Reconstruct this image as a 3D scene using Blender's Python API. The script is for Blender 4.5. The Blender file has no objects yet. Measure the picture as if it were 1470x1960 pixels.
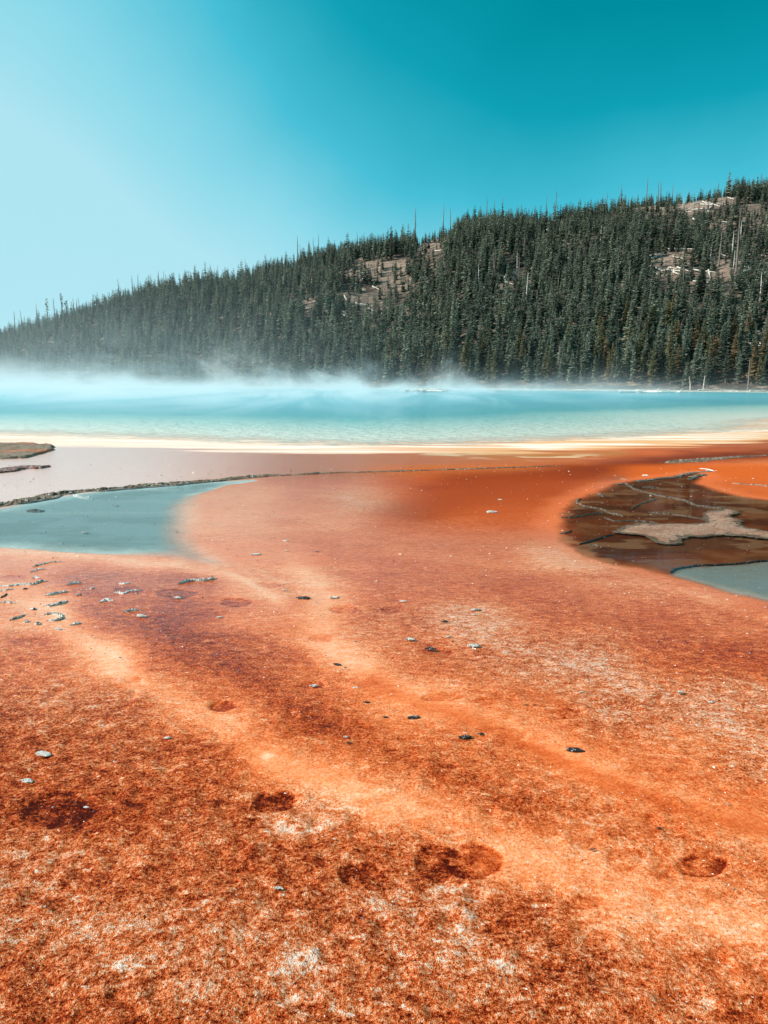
import bpy, math, random
import numpy as np
from mathutils import Matrix, Vector

rng = np.random.default_rng(7)
random.seed(7)
S = bpy.context.scene
C = bpy.data.collections.new("place"); S.collection.children.link(C)

# ------------------------------------------------------------------ camera
CAM_H, PITCH, ROLL, F = 2.0, math.radians(10.0), math.radians(0.23), 1416.0
rt = np.array([1.0, 0, 0]); up = np.array([0, math.sin(PITCH), math.cos(PITCH)]); fw = np.array([0, math.cos(PITCH), -math.sin(PITCH)])
RT = math.cos(ROLL) * rt + math.sin(ROLL) * up
UP = math.cos(ROLL) * up - math.sin(ROLL) * rt
cam_d = bpy.data.cameras.new("camera"); cam = bpy.data.objects.new("camera", cam_d); C.objects.link(cam)
cam_d.sensor_fit = 'VERTICAL'; cam_d.sensor_height = 36.0; cam_d.lens = 36.0 * F / 1960.0
cam_d.clip_start = 0.05; cam_d.clip_end = 5000
M = Matrix.Identity(4)
for i in range(3):
    M[i][0] = RT[i]; M[i][1] = UP[i]; M[i][2] = -fw[i]
M[2][3] = CAM_H
cam.matrix_world = M
S.camera = cam
S.render.resolution_x, S.render.resolution_y = 768, 1024

# ------------------------------------------------------------------ world and sun
SUN_AZ, SUN_EL = math.radians(-97), math.radians(36)      # azimuth from +Y towards +X
S.view_settings.view_transform = 'Standard'; S.view_settings.look = 'None'
S.view_settings.exposure = 0.3; S.view_settings.gamma = 1.0
W = bpy.data.worlds.new("World"); S.world = W; W.use_nodes = True
nt = W.node_tree; nt.nodes.clear()
N = nt.nodes.new; L = nt.links.new
sky = N('ShaderNodeTexSky'); sky.sky_type = 'NISHITA'; sky.sun_disc = False
sky.sun_elevation = SUN_EL; sky.sun_rotation = SUN_AZ
sky.air_density = 1.0; sky.dust_density = 2.2; sky.ozone_density = 1.0
bw = N('ShaderNodeRGBToBW'); L(sky.outputs[0], bw.inputs[0])
m1 = N('ShaderNodeMath'); m1.operation = 'MULTIPLY'; m1.inputs[1].default_value = 0.1; L(bw.outputs[0], m1.inputs[0])
# thin high veil drifting in from the sunward side
tc = N('ShaderNodeTexCoord'); ns = N('ShaderNodeTexNoise'); ns.inputs['Scale'].default_value = 2.2; ns.inputs['Detail'].default_value = 4
L(tc.outputs['Generated'], ns.inputs['Vector'])
SKY_RAMP = N('ShaderNodeValToRGB')
def math_node(op, a, b=None, c=None, clamp=False, tree=None):
    tree = tree or nt
    n = tree.nodes.new('ShaderNodeMath'); n.operation = op; n.use_clamp = clamp
    for i, v in enumerate((a, b, c)):
        if v is None: continue
        if isinstance(v, (int, float)): n.inputs[i].default_value = v
        else: tree.links.new(v, n.inputs[i])
    return n.outputs[0]
sep = N('ShaderNodeSeparateXYZ'); L(tc.outputs['Generated'], sep.inputs[0])
veil = N('ShaderNodeMapRange'); veil.interpolation_type = 'SMOOTHSTEP'
veil.inputs['From Min'].default_value = 0.42; veil.inputs['From Max'].default_value = -0.80
veil.inputs['To Min'].default_value = 0.0; veil.inputs['To Max'].default_value = 0.62
L(sep.outputs[0], veil.inputs['Value'])
t = math_node('MULTIPLY', math_node('SUBTRACT', m1.outputs[0], 0.200), 4.9)
t = math_node('ADD', t, veil.outputs[0])
t = math_node('ADD', t, math_node('MULTIPLY', math_node('SUBTRACT', ns.outputs['Fac'], 0.5), 0.42))
low = N('ShaderNodeMapRange'); low.inputs['From Min'].default_value = 0.0; low.inputs['From Max'].default_value = 0.07
low.inputs['To Min'].default_value = 0.42; low.inputs['To Max'].default_value = 0.0
L(sep.outputs[2], low.inputs['Value']); t = math_node('ADD', t, low.outputs[0])
L(t, SKY_RAMP.inputs[0])
def lin(c):
    if isinstance(c, str): c = tuple(int(c[i:i + 2], 16) for i in (0, 2, 4))
    return tuple((v / 255 / 12.92) if v / 255 <= 0.04045 else ((v / 255 + 0.055) / 1.055) ** 2.4 for v in c)
def ramp(node, stops):
    cr = node.color_ramp
    while len(cr.elements) > 1: cr.elements.remove(cr.elements[-1])
    cr.elements[0].position = stops[0][0]; cr.elements[0].color = (*stops[0][1], 1)
    for p, c in stops[1:]:
        e = cr.elements.new(p); e.color = (*c, 1)
ramp(SKY_RAMP, [(0.0, lin('008ea0')), (0.2, lin('10a2b8')), (0.45, lin('48c0d8')), (0.75, lin('8edbec')), (1.0, lin('b0e6f3'))])
bg = N('ShaderNodeBackground'); out = N('ShaderNodeOutputWorld')
L(SKY_RAMP.outputs[0], bg.inputs[0]); bg.inputs[1].default_value = 0.80; L(bg.outputs[0], out.inputs[0])
ld = bpy.data.lights.new("sun", 'SUN'); ld.energy = 5.0; ld.angle = math.radians(0.53); ld.color = (1.0, 0.93, 0.84)
sun = bpy.data.objects.new("sun", ld); C.objects.link(sun)
sdir = Vector((math.sin(SUN_AZ) * math.cos(SUN_EL), math.cos(SUN_AZ) * math.cos(SUN_EL), math.sin(SUN_EL)))
sun.rotation_euler = sdir.to_track_quat('Z', 'Y').to_euler()
S.cycles.use_denoising = True
S.cycles.max_bounces = 6; S.cycles.diffuse_bounces = 2; S.cycles.glossy_bounces = 3
S.cycles.transparent_max_bounces = 8; S.cycles.volume_bounces = 1; S.cycles.transmission_bounces = 2
S.cycles.volume_max_steps = 256
S.cycles.caustics_reflective = False; S.cycles.caustics_refractive = False

# ------------------------------------------------------------------ measuring helpers (where a pixel's ray meets the world)
def ray(px, py):
    x = (np.asarray(px, float) - 735) / F; y = (980 - np.asarray(py, float)) / F
    return x[..., None] * RT + y[..., None] * UP + fw
def ground(px, py, z=0.0):
    d = ray(px, py); k = (z - CAM_H) / d[..., 2]
    return d[..., 0] * k, d[..., 1] * k
def project(X, Y, Z):
    d = np.stack([X, Y, np.asarray(Z) - CAM_H], -1); w = d @ fw
    w = np.where(w > 0.05, w, 0.05)
    return 735 + F * (d @ RT) / w, 980 - F * (d @ UP) / w
def hash2(ix, iy, seed):
    h = (ix.astype(np.int64).astype(np.uint64) * np.uint64(0x9E3779B97F4A7C15)) ^ (iy.astype(np.int64).astype(np.uint64) * np.uint64(0xC2B2AE3D27D4EB4F)) ^ np.uint64(seed * 7919 + 13)
    h = (h ^ (h >> np.uint64(31))) * np.uint64(0xBF58476D1CE4E5B9)
    h = (h ^ (h >> np.uint64(29))) * np.uint64(0x94D049BB133111EB)
    return ((h >> np.uint64(40)) & np.uint64(0xffff)).astype(np.float64) / 65535.0
def vnoise(x, y, seed=0):
    ix, iy = np.floor(x), np.floor(y); fx, fy = x - ix, y - iy
    fx = fx * fx * (3 - 2 * fx); fy = fy * fy * (3 - 2 * fy)
    a, b = hash2(ix, iy, seed), hash2(ix + 1, iy, seed); c, d = hash2(ix, iy + 1, seed), hash2(ix + 1, iy + 1, seed)
    return (a + (b - a) * fx) * (1 - fy) + (c + (d - c) * fx) * fy
def fbm(x, y, oct=4, seed=0):
    s = 0; a = 0.5; t = 0
    for o in range(oct):
        s = s + a * vnoise(x * 2 ** o, y * 2 ** o, seed + o); t += a; a *= 0.5
    return s / t
def sstep(x, a, b):
    t = np.clip((x - a) / (b - a), 0, 1); return t * t * (3 - 2 * t)
def poly_sdf(X, Y, P):
    """signed distance to polygon P, positive inside"""
    P = np.asarray(P, float); d = np.full(X.shape, 1e18); inside = np.zeros(X.shape, bool)
    for i in range(len(P)):
        (x0, y0), (x1, y1) = P[i], P[(i + 1) % len(P)]
        ex, ey = x1 - x0, y1 - y0
        t = np.clip(((X - x0) * ex + (Y - y0) * ey) / (ex * ex + ey * ey + 1e-12), 0, 1)
        d = np.minimum(d, (X - x0 - t * ex) ** 2 + (Y - y0 - t * ey) ** 2)
        c = ((y0 > Y) != (y1 > Y)) & (X < (x1 - x0) * (Y - y0) / (y1 - y0 + 1e-12) + x0)
        inside ^= c
    d = np.sqrt(d); return np.where(inside, d, -d)
def line_dist(X, Y, P):
    d = np.full(X.shape, 1e18); P = np.asarray(P, float)
    for i in range(len(P) - 1):
        (x0, y0), (x1, y1) = P[i], P[i + 1]; ex, ey = x1 - x0, y1 - y0
        t = np.clip(((X - x0) * ex + (Y - y0) * ey) / (ex * ex + ey * ey + 1e-12), 0, 1)
        d = np.minimum(d, (X - x0 - t * ex) ** 2 + (Y - y0 - t * ey) ** 2)
    return np.sqrt(d)
def world_line(pts):
    a = np.array(pts, float); X, Y = ground(a[:, 0], a[:, 1]); return np.stack([X, Y], 1)

# ------------------------------------------------------------------ object helpers
def tag(o, label=None, cat=None, group=None, kind=None):
    if label: o['label'] = label
    if cat: o['category'] = cat
    if group: o['group'] = group
    if kind: o['kind'] = kind
    return o
def mesh_np(name, V, Fc, mats, mi=None, smooth=False, attrs=None):
    """Fc: (n,k) int array or list of such arrays; attrs: {name: (type, array)} on points"""
    me = bpy.data.meshes.new(name)
    arrs = Fc if isinstance(Fc, list) else [Fc]
    V = np.asarray(V, np.float32)
    loops = np.concatenate([a.ravel() for a in arrs]).astype(np.int32)
    sizes = np.concatenate([np.full(len(a), a.shape[1], np.int32) for a in arrs])
    starts = np.concatenate([[0], np.cumsum(sizes)[:-1]]).astype(np.int32)
    me.vertices.add(len(V)); me.vertices.foreach_set('co', V.ravel())
    me.loops.add(len(loops)); me.loops.foreach_set('vertex_index', loops)
    me.polygons.add(len(sizes)); me.polygons.foreach_set('loop_start', starts); me.polygons.foreach_set('loop_total', sizes)
    for m in mats: me.materials.append(m)
    if mi is not None: me.polygons.foreach_set('material_index', np.asarray(mi, np.int32))
    me.update(calc_edges=True)
    if smooth: me.polygons.foreach_set('use_smooth', np.ones(len(sizes), bool))
    else: me.polygons.foreach_set('use_smooth', np.zeros(len(sizes), bool))
    for k, (tp, a) in (attrs or {}).items():
        at = me.attributes.new(k, tp, 'POINT')
        if tp == 'FLOAT': at.data.foreach_set('value', np.asarray(a, np.float32).ravel())
        else: at.data.foreach_set('color', np.asarray(a, np.float32).ravel())
    return me
def link(name, me, parent=None, loc=None):
    o = bpy.data.objects.new(name, me); C.objects.link(o)
    if parent: o.parent = parent
    if loc is not None: o.location = loc
    return o
def grid_faces(nr, nc, keep=None):
    i = np.arange(nr - 1)[:, None] * nc + np.arange(nc - 1)[None, :]
    f = np.stack([i, i + 1, i + nc + 1, i + nc], -1).reshape(-1, 4)
    if keep is not None:
        k = keep.reshape(nr, nc); kk = (k[:-1, :-1] | k[1:, :-1] | k[:-1, 1:] | k[1:, 1:]).ravel(); f = f[kk]
    return f
def compact(V, Fc, attrs):
    u, inv = np.unique(Fc, return_inverse=True)
    return V[u], inv.reshape(Fc.shape), {k: (t, a[u]) for k, (t, a) in attrs.items()}

class Mat:
    def __init__(s, name):
        s.m = bpy.data.materials.new(name); s.m.use_nodes = True; s.t = s.m.node_tree; s.t.nodes.clear()
        s.out = s.n('ShaderNodeOutputMaterial')
    def n(s, tp, **kw):
        n = s.t.nodes.new(tp)
        for k, v in kw.items(): setattr(n, k, v)
        return n
    def l(s, a, b): s.t.links.new(a, b)
    def mth(s, *a, **k): return math_node(*a, tree=s.t, **k)
    def attr(s, name): return s.n('ShaderNodeAttribute', attribute_name=name)
    def noise(s, vec, scale, detail=4, rough=0.5, dist=0.0):
        n = s.n('ShaderNodeTexNoise'); n.inputs['Scale'].default_value = scale; n.inputs['Detail'].default_value = detail
        n.inputs['Roughness'].default_value = rough; n.inputs['Distortion'].default_value = dist
        if vec is not None: s.l(vec, n.inputs['Vector'])
        return n.outputs['Fac']
    def mapping(s, vec, rot=(0, 0, 0), scale=(1, 1, 1), loc=(0, 0, 0)):
        n = s.n('ShaderNodeMapping'); n.inputs['Rotation'].default_value = rot; n.inputs['Scale'].default_value = scale
        n.inputs['Location'].default_value = loc; s.l(vec, n.inputs['Vector']); return n.outputs[0]
    def ramp(s, fac, stops):
        n = s.n('ShaderNodeValToRGB'); ramp(n, stops); s.l(fac, n.inputs[0]); return n.outputs[0]
    def mix(s, fac, a, b, blend='MIX'):
        n = s.n('ShaderNodeMix', data_type='RGBA', blend_type=blend)
        for i, v in ((0, fac), (6, a), (7, b)):
            if isinstance(v, (int, float)): n.inputs[i].default_value = v
            elif isinstance(v, tuple): n.inputs[i].default_value = (*v, 1) if len(v) == 3 else v
            else: s.l(v, n.inputs[i])
        return n.outputs[2]
    def bump(s, h, strength, dist, normal=None):
        n = s.n('ShaderNodeBump'); n.inputs['Strength'].default_value = strength if isinstance(strength, (int, float)) else 1
        if not isinstance(strength, (int, float)): s.l(strength, n.inputs['Strength'])
        n.inputs['Distance'].default_value = dist; s.l(h, n.inputs['Height'])
        if normal is not None: s.l(normal, n.inputs['Normal'])
        return n.outputs[0]
    def bsdf(s, **kw):
        p = s.n('ShaderNodeBsdfPrincipled')
        for k, v in kw.items():
            k = k.replace('_', ' ')
            if isinstance(v, (int, float)): p.inputs[k].default_value = v
            elif isinstance(v, tuple): p.inputs[k].default_value = (*v, 1) if len(v) == 3 and p.inputs[k].type == 'RGBA' else v
            else: s.l(v, p.inputs[k])
        return p
    def pos(s):
        return s.n('ShaderNodeNewGeometry').outputs['Position']
    def obj(s):
        return s.n('ShaderNodeTexCoord').outputs['Object']

# ------------------------------------------------------------------ traced outlines of the place
FS = np.array([-1.3, -0.52, 0.0, 0.52, 0.8, 1.3]); FY = np.array([275, 252, 214, 168, 145, 130.0])   # distance of the far shore against X/Y
def far_y(s): return np.interp(s, FS, FY)
near_px = [(-700, 822), (-300, 828), (0, 833), (200, 839), (450, 849), (700, 856), (900, 852), (1100, 842), (1300, 832), (1470, 824)]
near = world_line(near_px)
near = np.vstack([[[-150, 36]], near, [[22, 40], [34, 50], [62, 70], [92, 95], [108, 125]]])
SW = np.linspace(0.85, -1.2, 30)
far = np.stack([SW * far_y(SW), far_y(SW)], 1)
POOL = np.vstack([near, far])
LEFT_POOL = world_line([(-300, 992), (0, 972), (60, 960), (150, 944), (250, 934), (370, 924), (490, 917), (500, 919), (440, 929), (392, 945), (364, 972), (362, 1002), (375, 1030), (395, 1056), (425, 1082), (400, 1079), (300, 1066), (200, 1060), (100, 1054), (0, 1047), (-300, 1040)])
BROWN = world_line([(1215, 919), (1172, 927), (1128, 944), (1093, 956), (1070, 985), (1066, 1010), (1068, 1031), (1081, 1046), (1107, 1063), (1157, 1076), (1215, 1087), (1274, 1104), (1332, 1120), (1405, 1137), (1470, 1152), (1900, 1250), (2100, 1020), (1700, 975), (1470, 957), (1420, 950), (1376, 938), (1340, 926), (1350, 910), (1332, 903), (1274, 912)])
GRAVEL = world_line([(1169, 1023), (1207, 1010), (1274, 1006), (1332, 999), (1347, 991), (1385, 978), (1403, 975), (1391, 987), (1420, 999), (1429, 1010), (1470, 1018), (1700, 1022), (1700, 1048), (1470, 1035), (1420, 1029), (1391, 1028), (1332, 1031), (1274, 1038), (1230, 1029), (1204, 1025)])
GREY = world_line([(1275, 1100), (1291, 1088), (1332, 1082), (1376, 1080), (1420, 1078), (1470, 1071), (1900, 1060), (1900, 1300), (1470, 1165), (1405, 1140), (1332, 1122)])

# ------------------------------------------------------------------ ground colour zones (mat colours, traced, some reflected sky and hill painted in)
ctrl = []
def row(y, *c):
    for x, tone, sp in c: ctrl.append((x, y, tone, sp))
row(1950, (50, .33, 1), (300, .42, 1), (500, .5, 1), (735, .42, 1), (1000, .42, 1), (1250, .45, .9), (1450, .42, .8))
row(1850, (50, .42, 1), (250, .52, 1), (500, .54, 1), (735, .45, 1), (900, .6, 1), (1100, .42, 1), (1300, .5, .8), (1450, .5, .7))
row(1750, (50, .54, 1), (200, .58, 1), (400, .5, 1), (600, .42, 1), (750, .5, 1), (850, .58, 1), (1000, .42, .9), (1200, .54, .6), (1400, .55, .6))
row(1650, (50, .45, 1), (200, .4, .9), (400, .43, .9), (600, .40, .9), (780, .45, .9), (1000, .56, .5), (1200, .56, .5), (1400, .55, .5))
row(1550, (50, .35, .9), (200, .31, .8), (400, .38, .9), (600, .52, .9), (750, .54, .5), (950, .52, .6), (1100, .52, .5), (1300, .47, .5), (1450, .45, .4))
row(1450, (50, .38, .9), (200, .38, .9), (400, .38, .8), (550, .48, .6), (700, .52, .5), (900, .48, .6), (1100, .5, .4), (1300, .47, .4), (1450, .54, .7))
row(1350, (50, .42, .9), (200, .48, .9), (350, .48, .6), (450, .50, .5), (600, .38, .6), (800, .56, .4), (1000, .48, .5), (1200, .5, .8), (1400, .58, .9))
row(1250, (50, .45, .6), (200, .6, .4), (350, .42, .6), (500, .38, .6), (700, .6, .4), (800, .48, .6), (1000, .52, .8), (1150, .58, .9), (1300, .42, .6), (1450, .33, .5))
row(1180, (50, .64, .4), (200, .5, .5), (350, .3, .5), (500, .52, .4), (600, .54, .3), (750, .5, .6), (900, .62, .7), (1100, .45, .5), (1300, .37, .4), (1450, .36, .4))
row(1120, (50, .48, .4), (200, .36, .5), (350, .38, .5), (450, .6, .3), (600, .58, .4), (800, .46, .4), (1000, .42, .4), (1200, .46, .4), (1400, .56, .4))
row(1060, (100, .56, .3), (300, .58, .3), (450, .56, .2), (600, .52, .3), (800, .5, .3), (950, .5, .3), (1060, .6, .3), (1150, .62, .3))
row(1000, (450, .64, .2), (600, .6, .3), (800, .46, .4), (1000, .40, .3), (1055, .48, .2))  # left tones raised for pale sky mirrored in the film
row(950, (450, .62, .2), (600, .52, .3), (700, .62, .4), (850, .36, .3), (1000, .38, .2))  # left lightened for reflected sky, centre darkened for the reflected hill
row(910, (600, .42, .2), (800, .36, .2), (1000, .34, .2), (1150, .44, .2), (1400, .5, .15))
row(880, (0, .55, .1), (300, .55, .1), (700, .45, .1), (1000, .4, .1), (1300, .4, .1))
ctrl = np.array(ctrl, np.float32)
# streaks along the flow: (points, half width px, tone change, speckle change)
streaks = [
    ([(-60, 1100), (80, 1150), (170, 1215), (260, 1290), (350, 1350), (430, 1400), (540, 1465), (650, 1525)], 24, .18, -.25),
    ([(500, 1450), (650, 1525), (800, 1585), (1000, 1655), (1200, 1720), (1500, 1800)], 34, .12, -.25),
    ([(820, 1545), (1000, 1600), (1250, 1680), (1500, 1760)], 20, .06, -.1),
    ([(580, 1090), (610, 1150), (650, 1230), (720, 1290), (860, 1350), (1000, 1400), (1150, 1470), (1500, 1600)], 24, .16, -.2),
    ([(720, 1300), (850, 1355), (1000, 1420), (1130, 1475), (1300, 1540), (1500, 1600)], 12, -.20, -.1),
    ([(840, 1165), (950, 1205), (1080, 1260), (1200, 1310), (1330, 1370), (1500, 1450)], 28, .12, .15),
    ([(1000, 1290), (1150, 1350), (1280, 1420), (1500, 1510)], 18, .10, .12),
    ([(560, 1000), (640, 1060), (700, 1120), (820, 1170)], 30, -.06, 0),
    ([(1020, 1050), (1060, 1075), (1140, 1110), (1260, 1150), (1500, 1230)], 20, .12, .1),
    ([(1062, 1052), (1090, 1078), (1180, 1100), (1300, 1135), (1500, 1185)], 15, .16, 0),
    ([(150, 1165), (300, 1210), (400, 1250), (520, 1320), (640, 1400), (800, 1460), (1000, 1540)], 24, -.16, .1),
    ([(700, 1080), (900, 1140), (1100, 1190), (1300, 1240), (1500, 1290)], 34, -.06, 0),
    ([(420, 1085), (560, 1110), (640, 1160)], 14, .08, 0),
    ([(345, 960), (352, 1010), (400, 1075), (470, 1110)], 16, .10, 0),
    ([(-50, 1052), (120, 1062), (300, 1075), (430, 1095), (520, 1150)], 10, .20, -.1),
    ([(640, 950), (700, 968), (770, 975)], 16, .10, .2),
    ([(1260, 886), (1160, 896), (1080, 910), (960, 925), (820, 935)], 9, -.22, 0),
    ([(1460, 1640), (1200, 1575), (1000, 1500)], 22, -.05, .1),
]
prints = [(522, 1530, 42, 22, .30), (905, 1650, 62, 34, .26), (835, 1650, 42, 34, .2), (690, 1675, 48, 26, .26), (1345, 1652, 52, 24, .3), (1195, 1640, 42, 24, .10), (1265, 1665, 30, 14, .12),
          (420, 1350, 28, 11, .28), (110, 1550, 70, 34, .26), (445, 1152, 32, 8, .22), (750, 1162, 20, 6, .15), (655, 1165, 28, 7, .16), (240, 1132, 28, 8, .16), (510, 1118, 24, 5, .1),
          (835, 1245, 28, 8, .2), (845, 1333, 40, 8, .14), (930, 1341, 22, 6, .14), (1085, 1365, 32, 10, .18), (330, 1138, 42, 9, .18), (25, 1107, 30, 8, .14), (255, 1300, 18, 5, .12), (620, 1218, 24, 8, .12),
          (480, 1575, 40, 10, .16), (960, 1775, 30, 14, .14), (1115, 1725, 42, 12, .14), (600, 1310, 30, 6, .1), (60, 1230, 40, 9, .1), (930, 1245, 30, 9, .16), (1155, 1720, 20, 8, .1)]
creams = [(890, 1700, 60, 22, .28), (905, 1790, 34, 40, .32), (775, 1770, 26, 16, .25), (560, 1590, 60, 20, .16), (620, 1575, 40, 20, .16), (450, 1520, 44, 12, .16), (320, 1465, 50, 9, .18), (1050, 1765, 22, 18, .22),
          (590, 1840, 46, 24, .2), (380, 1890, 60, 24, .12), (180, 1770, 60, 20, .16), (60, 1700, 50, 18, .2), (720, 1725, 22, 12, .2), (970, 1850, 40, 18, .18), (1020, 1820, 20, 10, .2), (1340, 1920, 60, 14, .2), (250, 1850, 50, 20, .14),
          (700, 1930, 30, 14, .2), (120, 1350, 90, 12, .1), (200, 1390, 60, 9, .12), (310, 1530, 50, 10, .14), (530, 1450, 40, 10, .12), (660, 1640, 30, 12, .12), (500, 1790, 60, 16, .12), (1130, 1490, 30, 10, .06), (560, 1905, 30, 14, .18)]

def zones(X, Y):
    px, py = project(X, Y, np.zeros_like(X))
    wx = (fbm(X * .9, Y * .9, 3, 5) - .5); wy = (fbm(X * .9, Y * .9, 3, 9) - .5)
    persp = np.clip((py - 733) / 500, .04, 2)
    qx = px + wx * 70 * np.sqrt(persp); qy = py + wy * 34 * persp
    tone = np.zeros(X.shape, np.float32); sp = np.zeros(X.shape, np.float32); ws = np.zeros(X.shape, np.float32)
    for cx, cy, ct, cs in ctrl:
        sy = 2.0 + 3.0 * np.exp(-(cy - 733) / 250)
        w = 1.0 / (((qx - cx) ** 2 + ((qy - cy) * sy) ** 2) + 900) ** 2
        tone += w * ct; sp += w * cs; ws += w
    tone /= ws; sp /= ws
    wob = fbm(X * 2.2, Y * 2.2, 3, 31) - .5
    up_, dn_ = np.zeros(X.shape), np.zeros(X.shape)
    for pts, hw, dt, ds in streaks:
        sy = 1.0
        P = np.array(pts, float); ky = np.interp(P[:, 1].mean(), [900, 1100, 1400, 1900], [2.6, 1.7, 1.3, 1.1])
        d = line_dist(qx + wob * 40 * persp, qy * ky, P * [1, ky]) / (hw * 1.75)
        g = np.exp(-d * d) * (.75 + .5 * fbm(X * 3 + dt * 9, Y * 3, 3, 77))
        sp += g * ds
        if dt > 0: up_ = np.maximum(up_, g * dt * .8)
        else: dn_ = np.minimum(dn_, g * dt * .85)
    tone += up_ + dn_; dep = np.zeros(X.shape)
    ed = fbm(X * 9, Y * 9, 3, 13) - .5
    for cx, cy, rx, ry, dt in prints:
        r = np.sqrt(((px - cx + wx * 20) / rx) ** 2 + ((py - cy + wy * 10) / ry) ** 2) + ed * .55
        dep = np.maximum(dep, dt * (1 - sstep(r, .8, 1.08)))
        tone -= 1.15 * dt * (1 - sstep(r, .8, 1.05)) * (.7 + .8 * np.exp(-((r - .92) / .10) ** 2)) * (.6 + .8 * sstep(fbm(X * 20, Y * 20, 2, 3), .35, .6))
    for cx, cy, rx, ry, dt in creams:
        r = np.sqrt(((px - cx) / rx) ** 2 + ((py - cy) / ry) ** 2) + ed * 1.6
        tone += dt * (1 - sstep(r, .3, 1.3)) * (.25 + 1.5 * sstep(fbm(X * 16, Y * 16, 3, 88), .42, .62))
    # ---- overrides, some with reflected sky or hill painted in: rim, runoff sheet, pool floors
    over = np.zeros(X.shape + (4,), np.float32)
    def lay(col, a):
        c = np.array(lin(col)); a = np.clip(a, 0, 1)
        k = over[..., 3]; na = a + k * (1 - a)
        for i in range(3): over[..., i] = np.where(na > 1e-4, (c[i] * a + over[..., i] * k * (1 - a)) / np.maximum(na, 1e-4), over[..., i])
        over[..., 3] = na
    right = sstep(px, 500, 1150)
    # runoff sheet between the rim and the dark ridge
    band = sstep(py, 842, 856) * (1 - sstep(py, 905 + 45 * (1 - sstep(px, 0, 500)), 925 + 70 * (1 - sstep(px, 0, 500))))
    lay('f0c6bc', band * (1 - sstep(px, 250, 620)) * .95)  # left sheet paled in colour for the sky it reflects
    lay('bd6a36', band * sstep(px, 300, 620) * (1 - sstep(px, 1000, 1250)) * .6)
    lay('7c2c0a', np.exp(-(line_dist(qx, qy * 4, np.array([(1470, 868), (1330, 874), (1200, 890), (1100, 905), (980, 915), (880, 920)]) * [1, 4.]) / 46) ** 2) * .97)
    lay('8c340c', np.exp(-(line_dist(qx, qy * 3, np.array([(1180, 900), (1060, 918), (940, 935), (860, 950), (800, 985)]) * [1, 3.]) / 70) ** 2) * .7)  # rust band, its darkness partly a painted hill reflection
    lay('b44a12', .6 * sstep(qx, 620, 960) * sstep(py, 896, 930) * (1 - sstep(qy, 950, 1075)) * (1 - sstep(px, 1040, 1100)))  # rust mat, with the dark hill's reflection put into its colour
    lay('9c3a0c', .5 * sstep(qx, 660, 920) * sstep(py, 890, 910) * (1 - sstep(qy, 930, 1020)) * (1 - sstep(px, 1070, 1160)))  # darker core of the same painted hill reflection
    lay('d05c1c', sstep(px, 1140, 1240) * sstep(py, 884, 896) * (1 - sstep(py, 955, 975)) * .9)
    lay('a88a4c', np.exp(-(line_dist(qx, qy * 5, np.array([(860, 866), (960, 868), (1060, 872), (1180, 868)]) * [1, 5.]) / 30) ** 2) * .35)
    # cream rim of the pool
    yl = np.interp(px, [-700, 0, 200, 450, 700, 900, 1100, 1300, 1470, 2200], [822, 833, 839, 849, 856, 852, 842, 832, 824, 805])
    st = fbm(X * .25, Y * 2.2, 4, 41)
    wid = np.interp(px, [0, 500, 800, 1100, 1300, 1470], [24, 22, 20, 30, 34, 26])
    rim = np.clip((1 - (py - yl) / wid), 0, 1) * (py > yl - 40)
    rim = np.where(py < yl, 1, rim)
    rgate = sstep(rim, .0, .25)
    rc = sstep(rim + (st - .5) * 1.1, .12, .45) * rgate
    lay('fbdfcd', rc * .9 * (1 - right))
    lay('efbd8c', rc * .85 * right)
    lay('fff4ea', rgate * sstep(rim + (st - .5) * 1.4, .45, .8) * .8 * sstep(fbm(X * .3 + 7, Y * 3, 3, 4), .38, .55))
    cr = np.exp(-(line_dist(qx, qy * 6, np.array([(820, 866), (900, 871), (1000, 874), (1080, 876), (1130, 874)]) * [1, 6.]) / 22) ** 2)
    lay('efc9a2', cr * sstep(fbm(X * 1.2, Y * 3, 3, 51), .45, .6) * .8)
    # pool floors
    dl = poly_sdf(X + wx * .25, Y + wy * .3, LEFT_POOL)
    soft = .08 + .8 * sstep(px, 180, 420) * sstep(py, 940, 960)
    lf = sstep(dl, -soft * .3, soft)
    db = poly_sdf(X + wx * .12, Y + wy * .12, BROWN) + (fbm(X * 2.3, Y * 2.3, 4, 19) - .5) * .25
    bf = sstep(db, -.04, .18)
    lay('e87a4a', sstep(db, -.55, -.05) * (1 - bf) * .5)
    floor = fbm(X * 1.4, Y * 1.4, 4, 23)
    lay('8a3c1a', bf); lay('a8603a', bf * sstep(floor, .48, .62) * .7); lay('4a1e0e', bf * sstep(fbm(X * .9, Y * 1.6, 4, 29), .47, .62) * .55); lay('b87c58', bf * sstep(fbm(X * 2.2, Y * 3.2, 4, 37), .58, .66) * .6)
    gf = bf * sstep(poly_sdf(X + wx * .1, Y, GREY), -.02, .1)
    lay('a39a90', gf)  # grey gravel floor, lightened for the sky reflected over it
    lay('a3bcbe', lf * .96); lay('8a9c98', lf * sstep(fbm(X * 1.1, Y * 1.5, 4, 67), .5, .66) * .5); lay('c4cfc8', lf * sstep(fbm(X * .7, Y * 1.6, 3, 61), .5, .72) * .5)  # left pool floor, brightened to carry more reflected sky
    global DRY, DEP
    DEP = dep
    DRY = np.clip(.9 * sstep(px, 640, 860) * sstep(py, 884, 900) * (1 - sstep(py, 985, 1045)) * (1 - sstep(px, 1120, 1200)) + .8 * rc + .75 * sstep(px, 1140, 1240) * sstep(py, 884, 896) * (1 - sstep(py, 955, 975)) + .75 * right * sstep(py, 840, 870) * (1 - sstep(py, 890, 930)), 0, .95)
    return np.clip(tone, 0, 1.2), np.clip(sp, .05, 1.2), over, lf, bf, gf, dl, db, px, py

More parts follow.
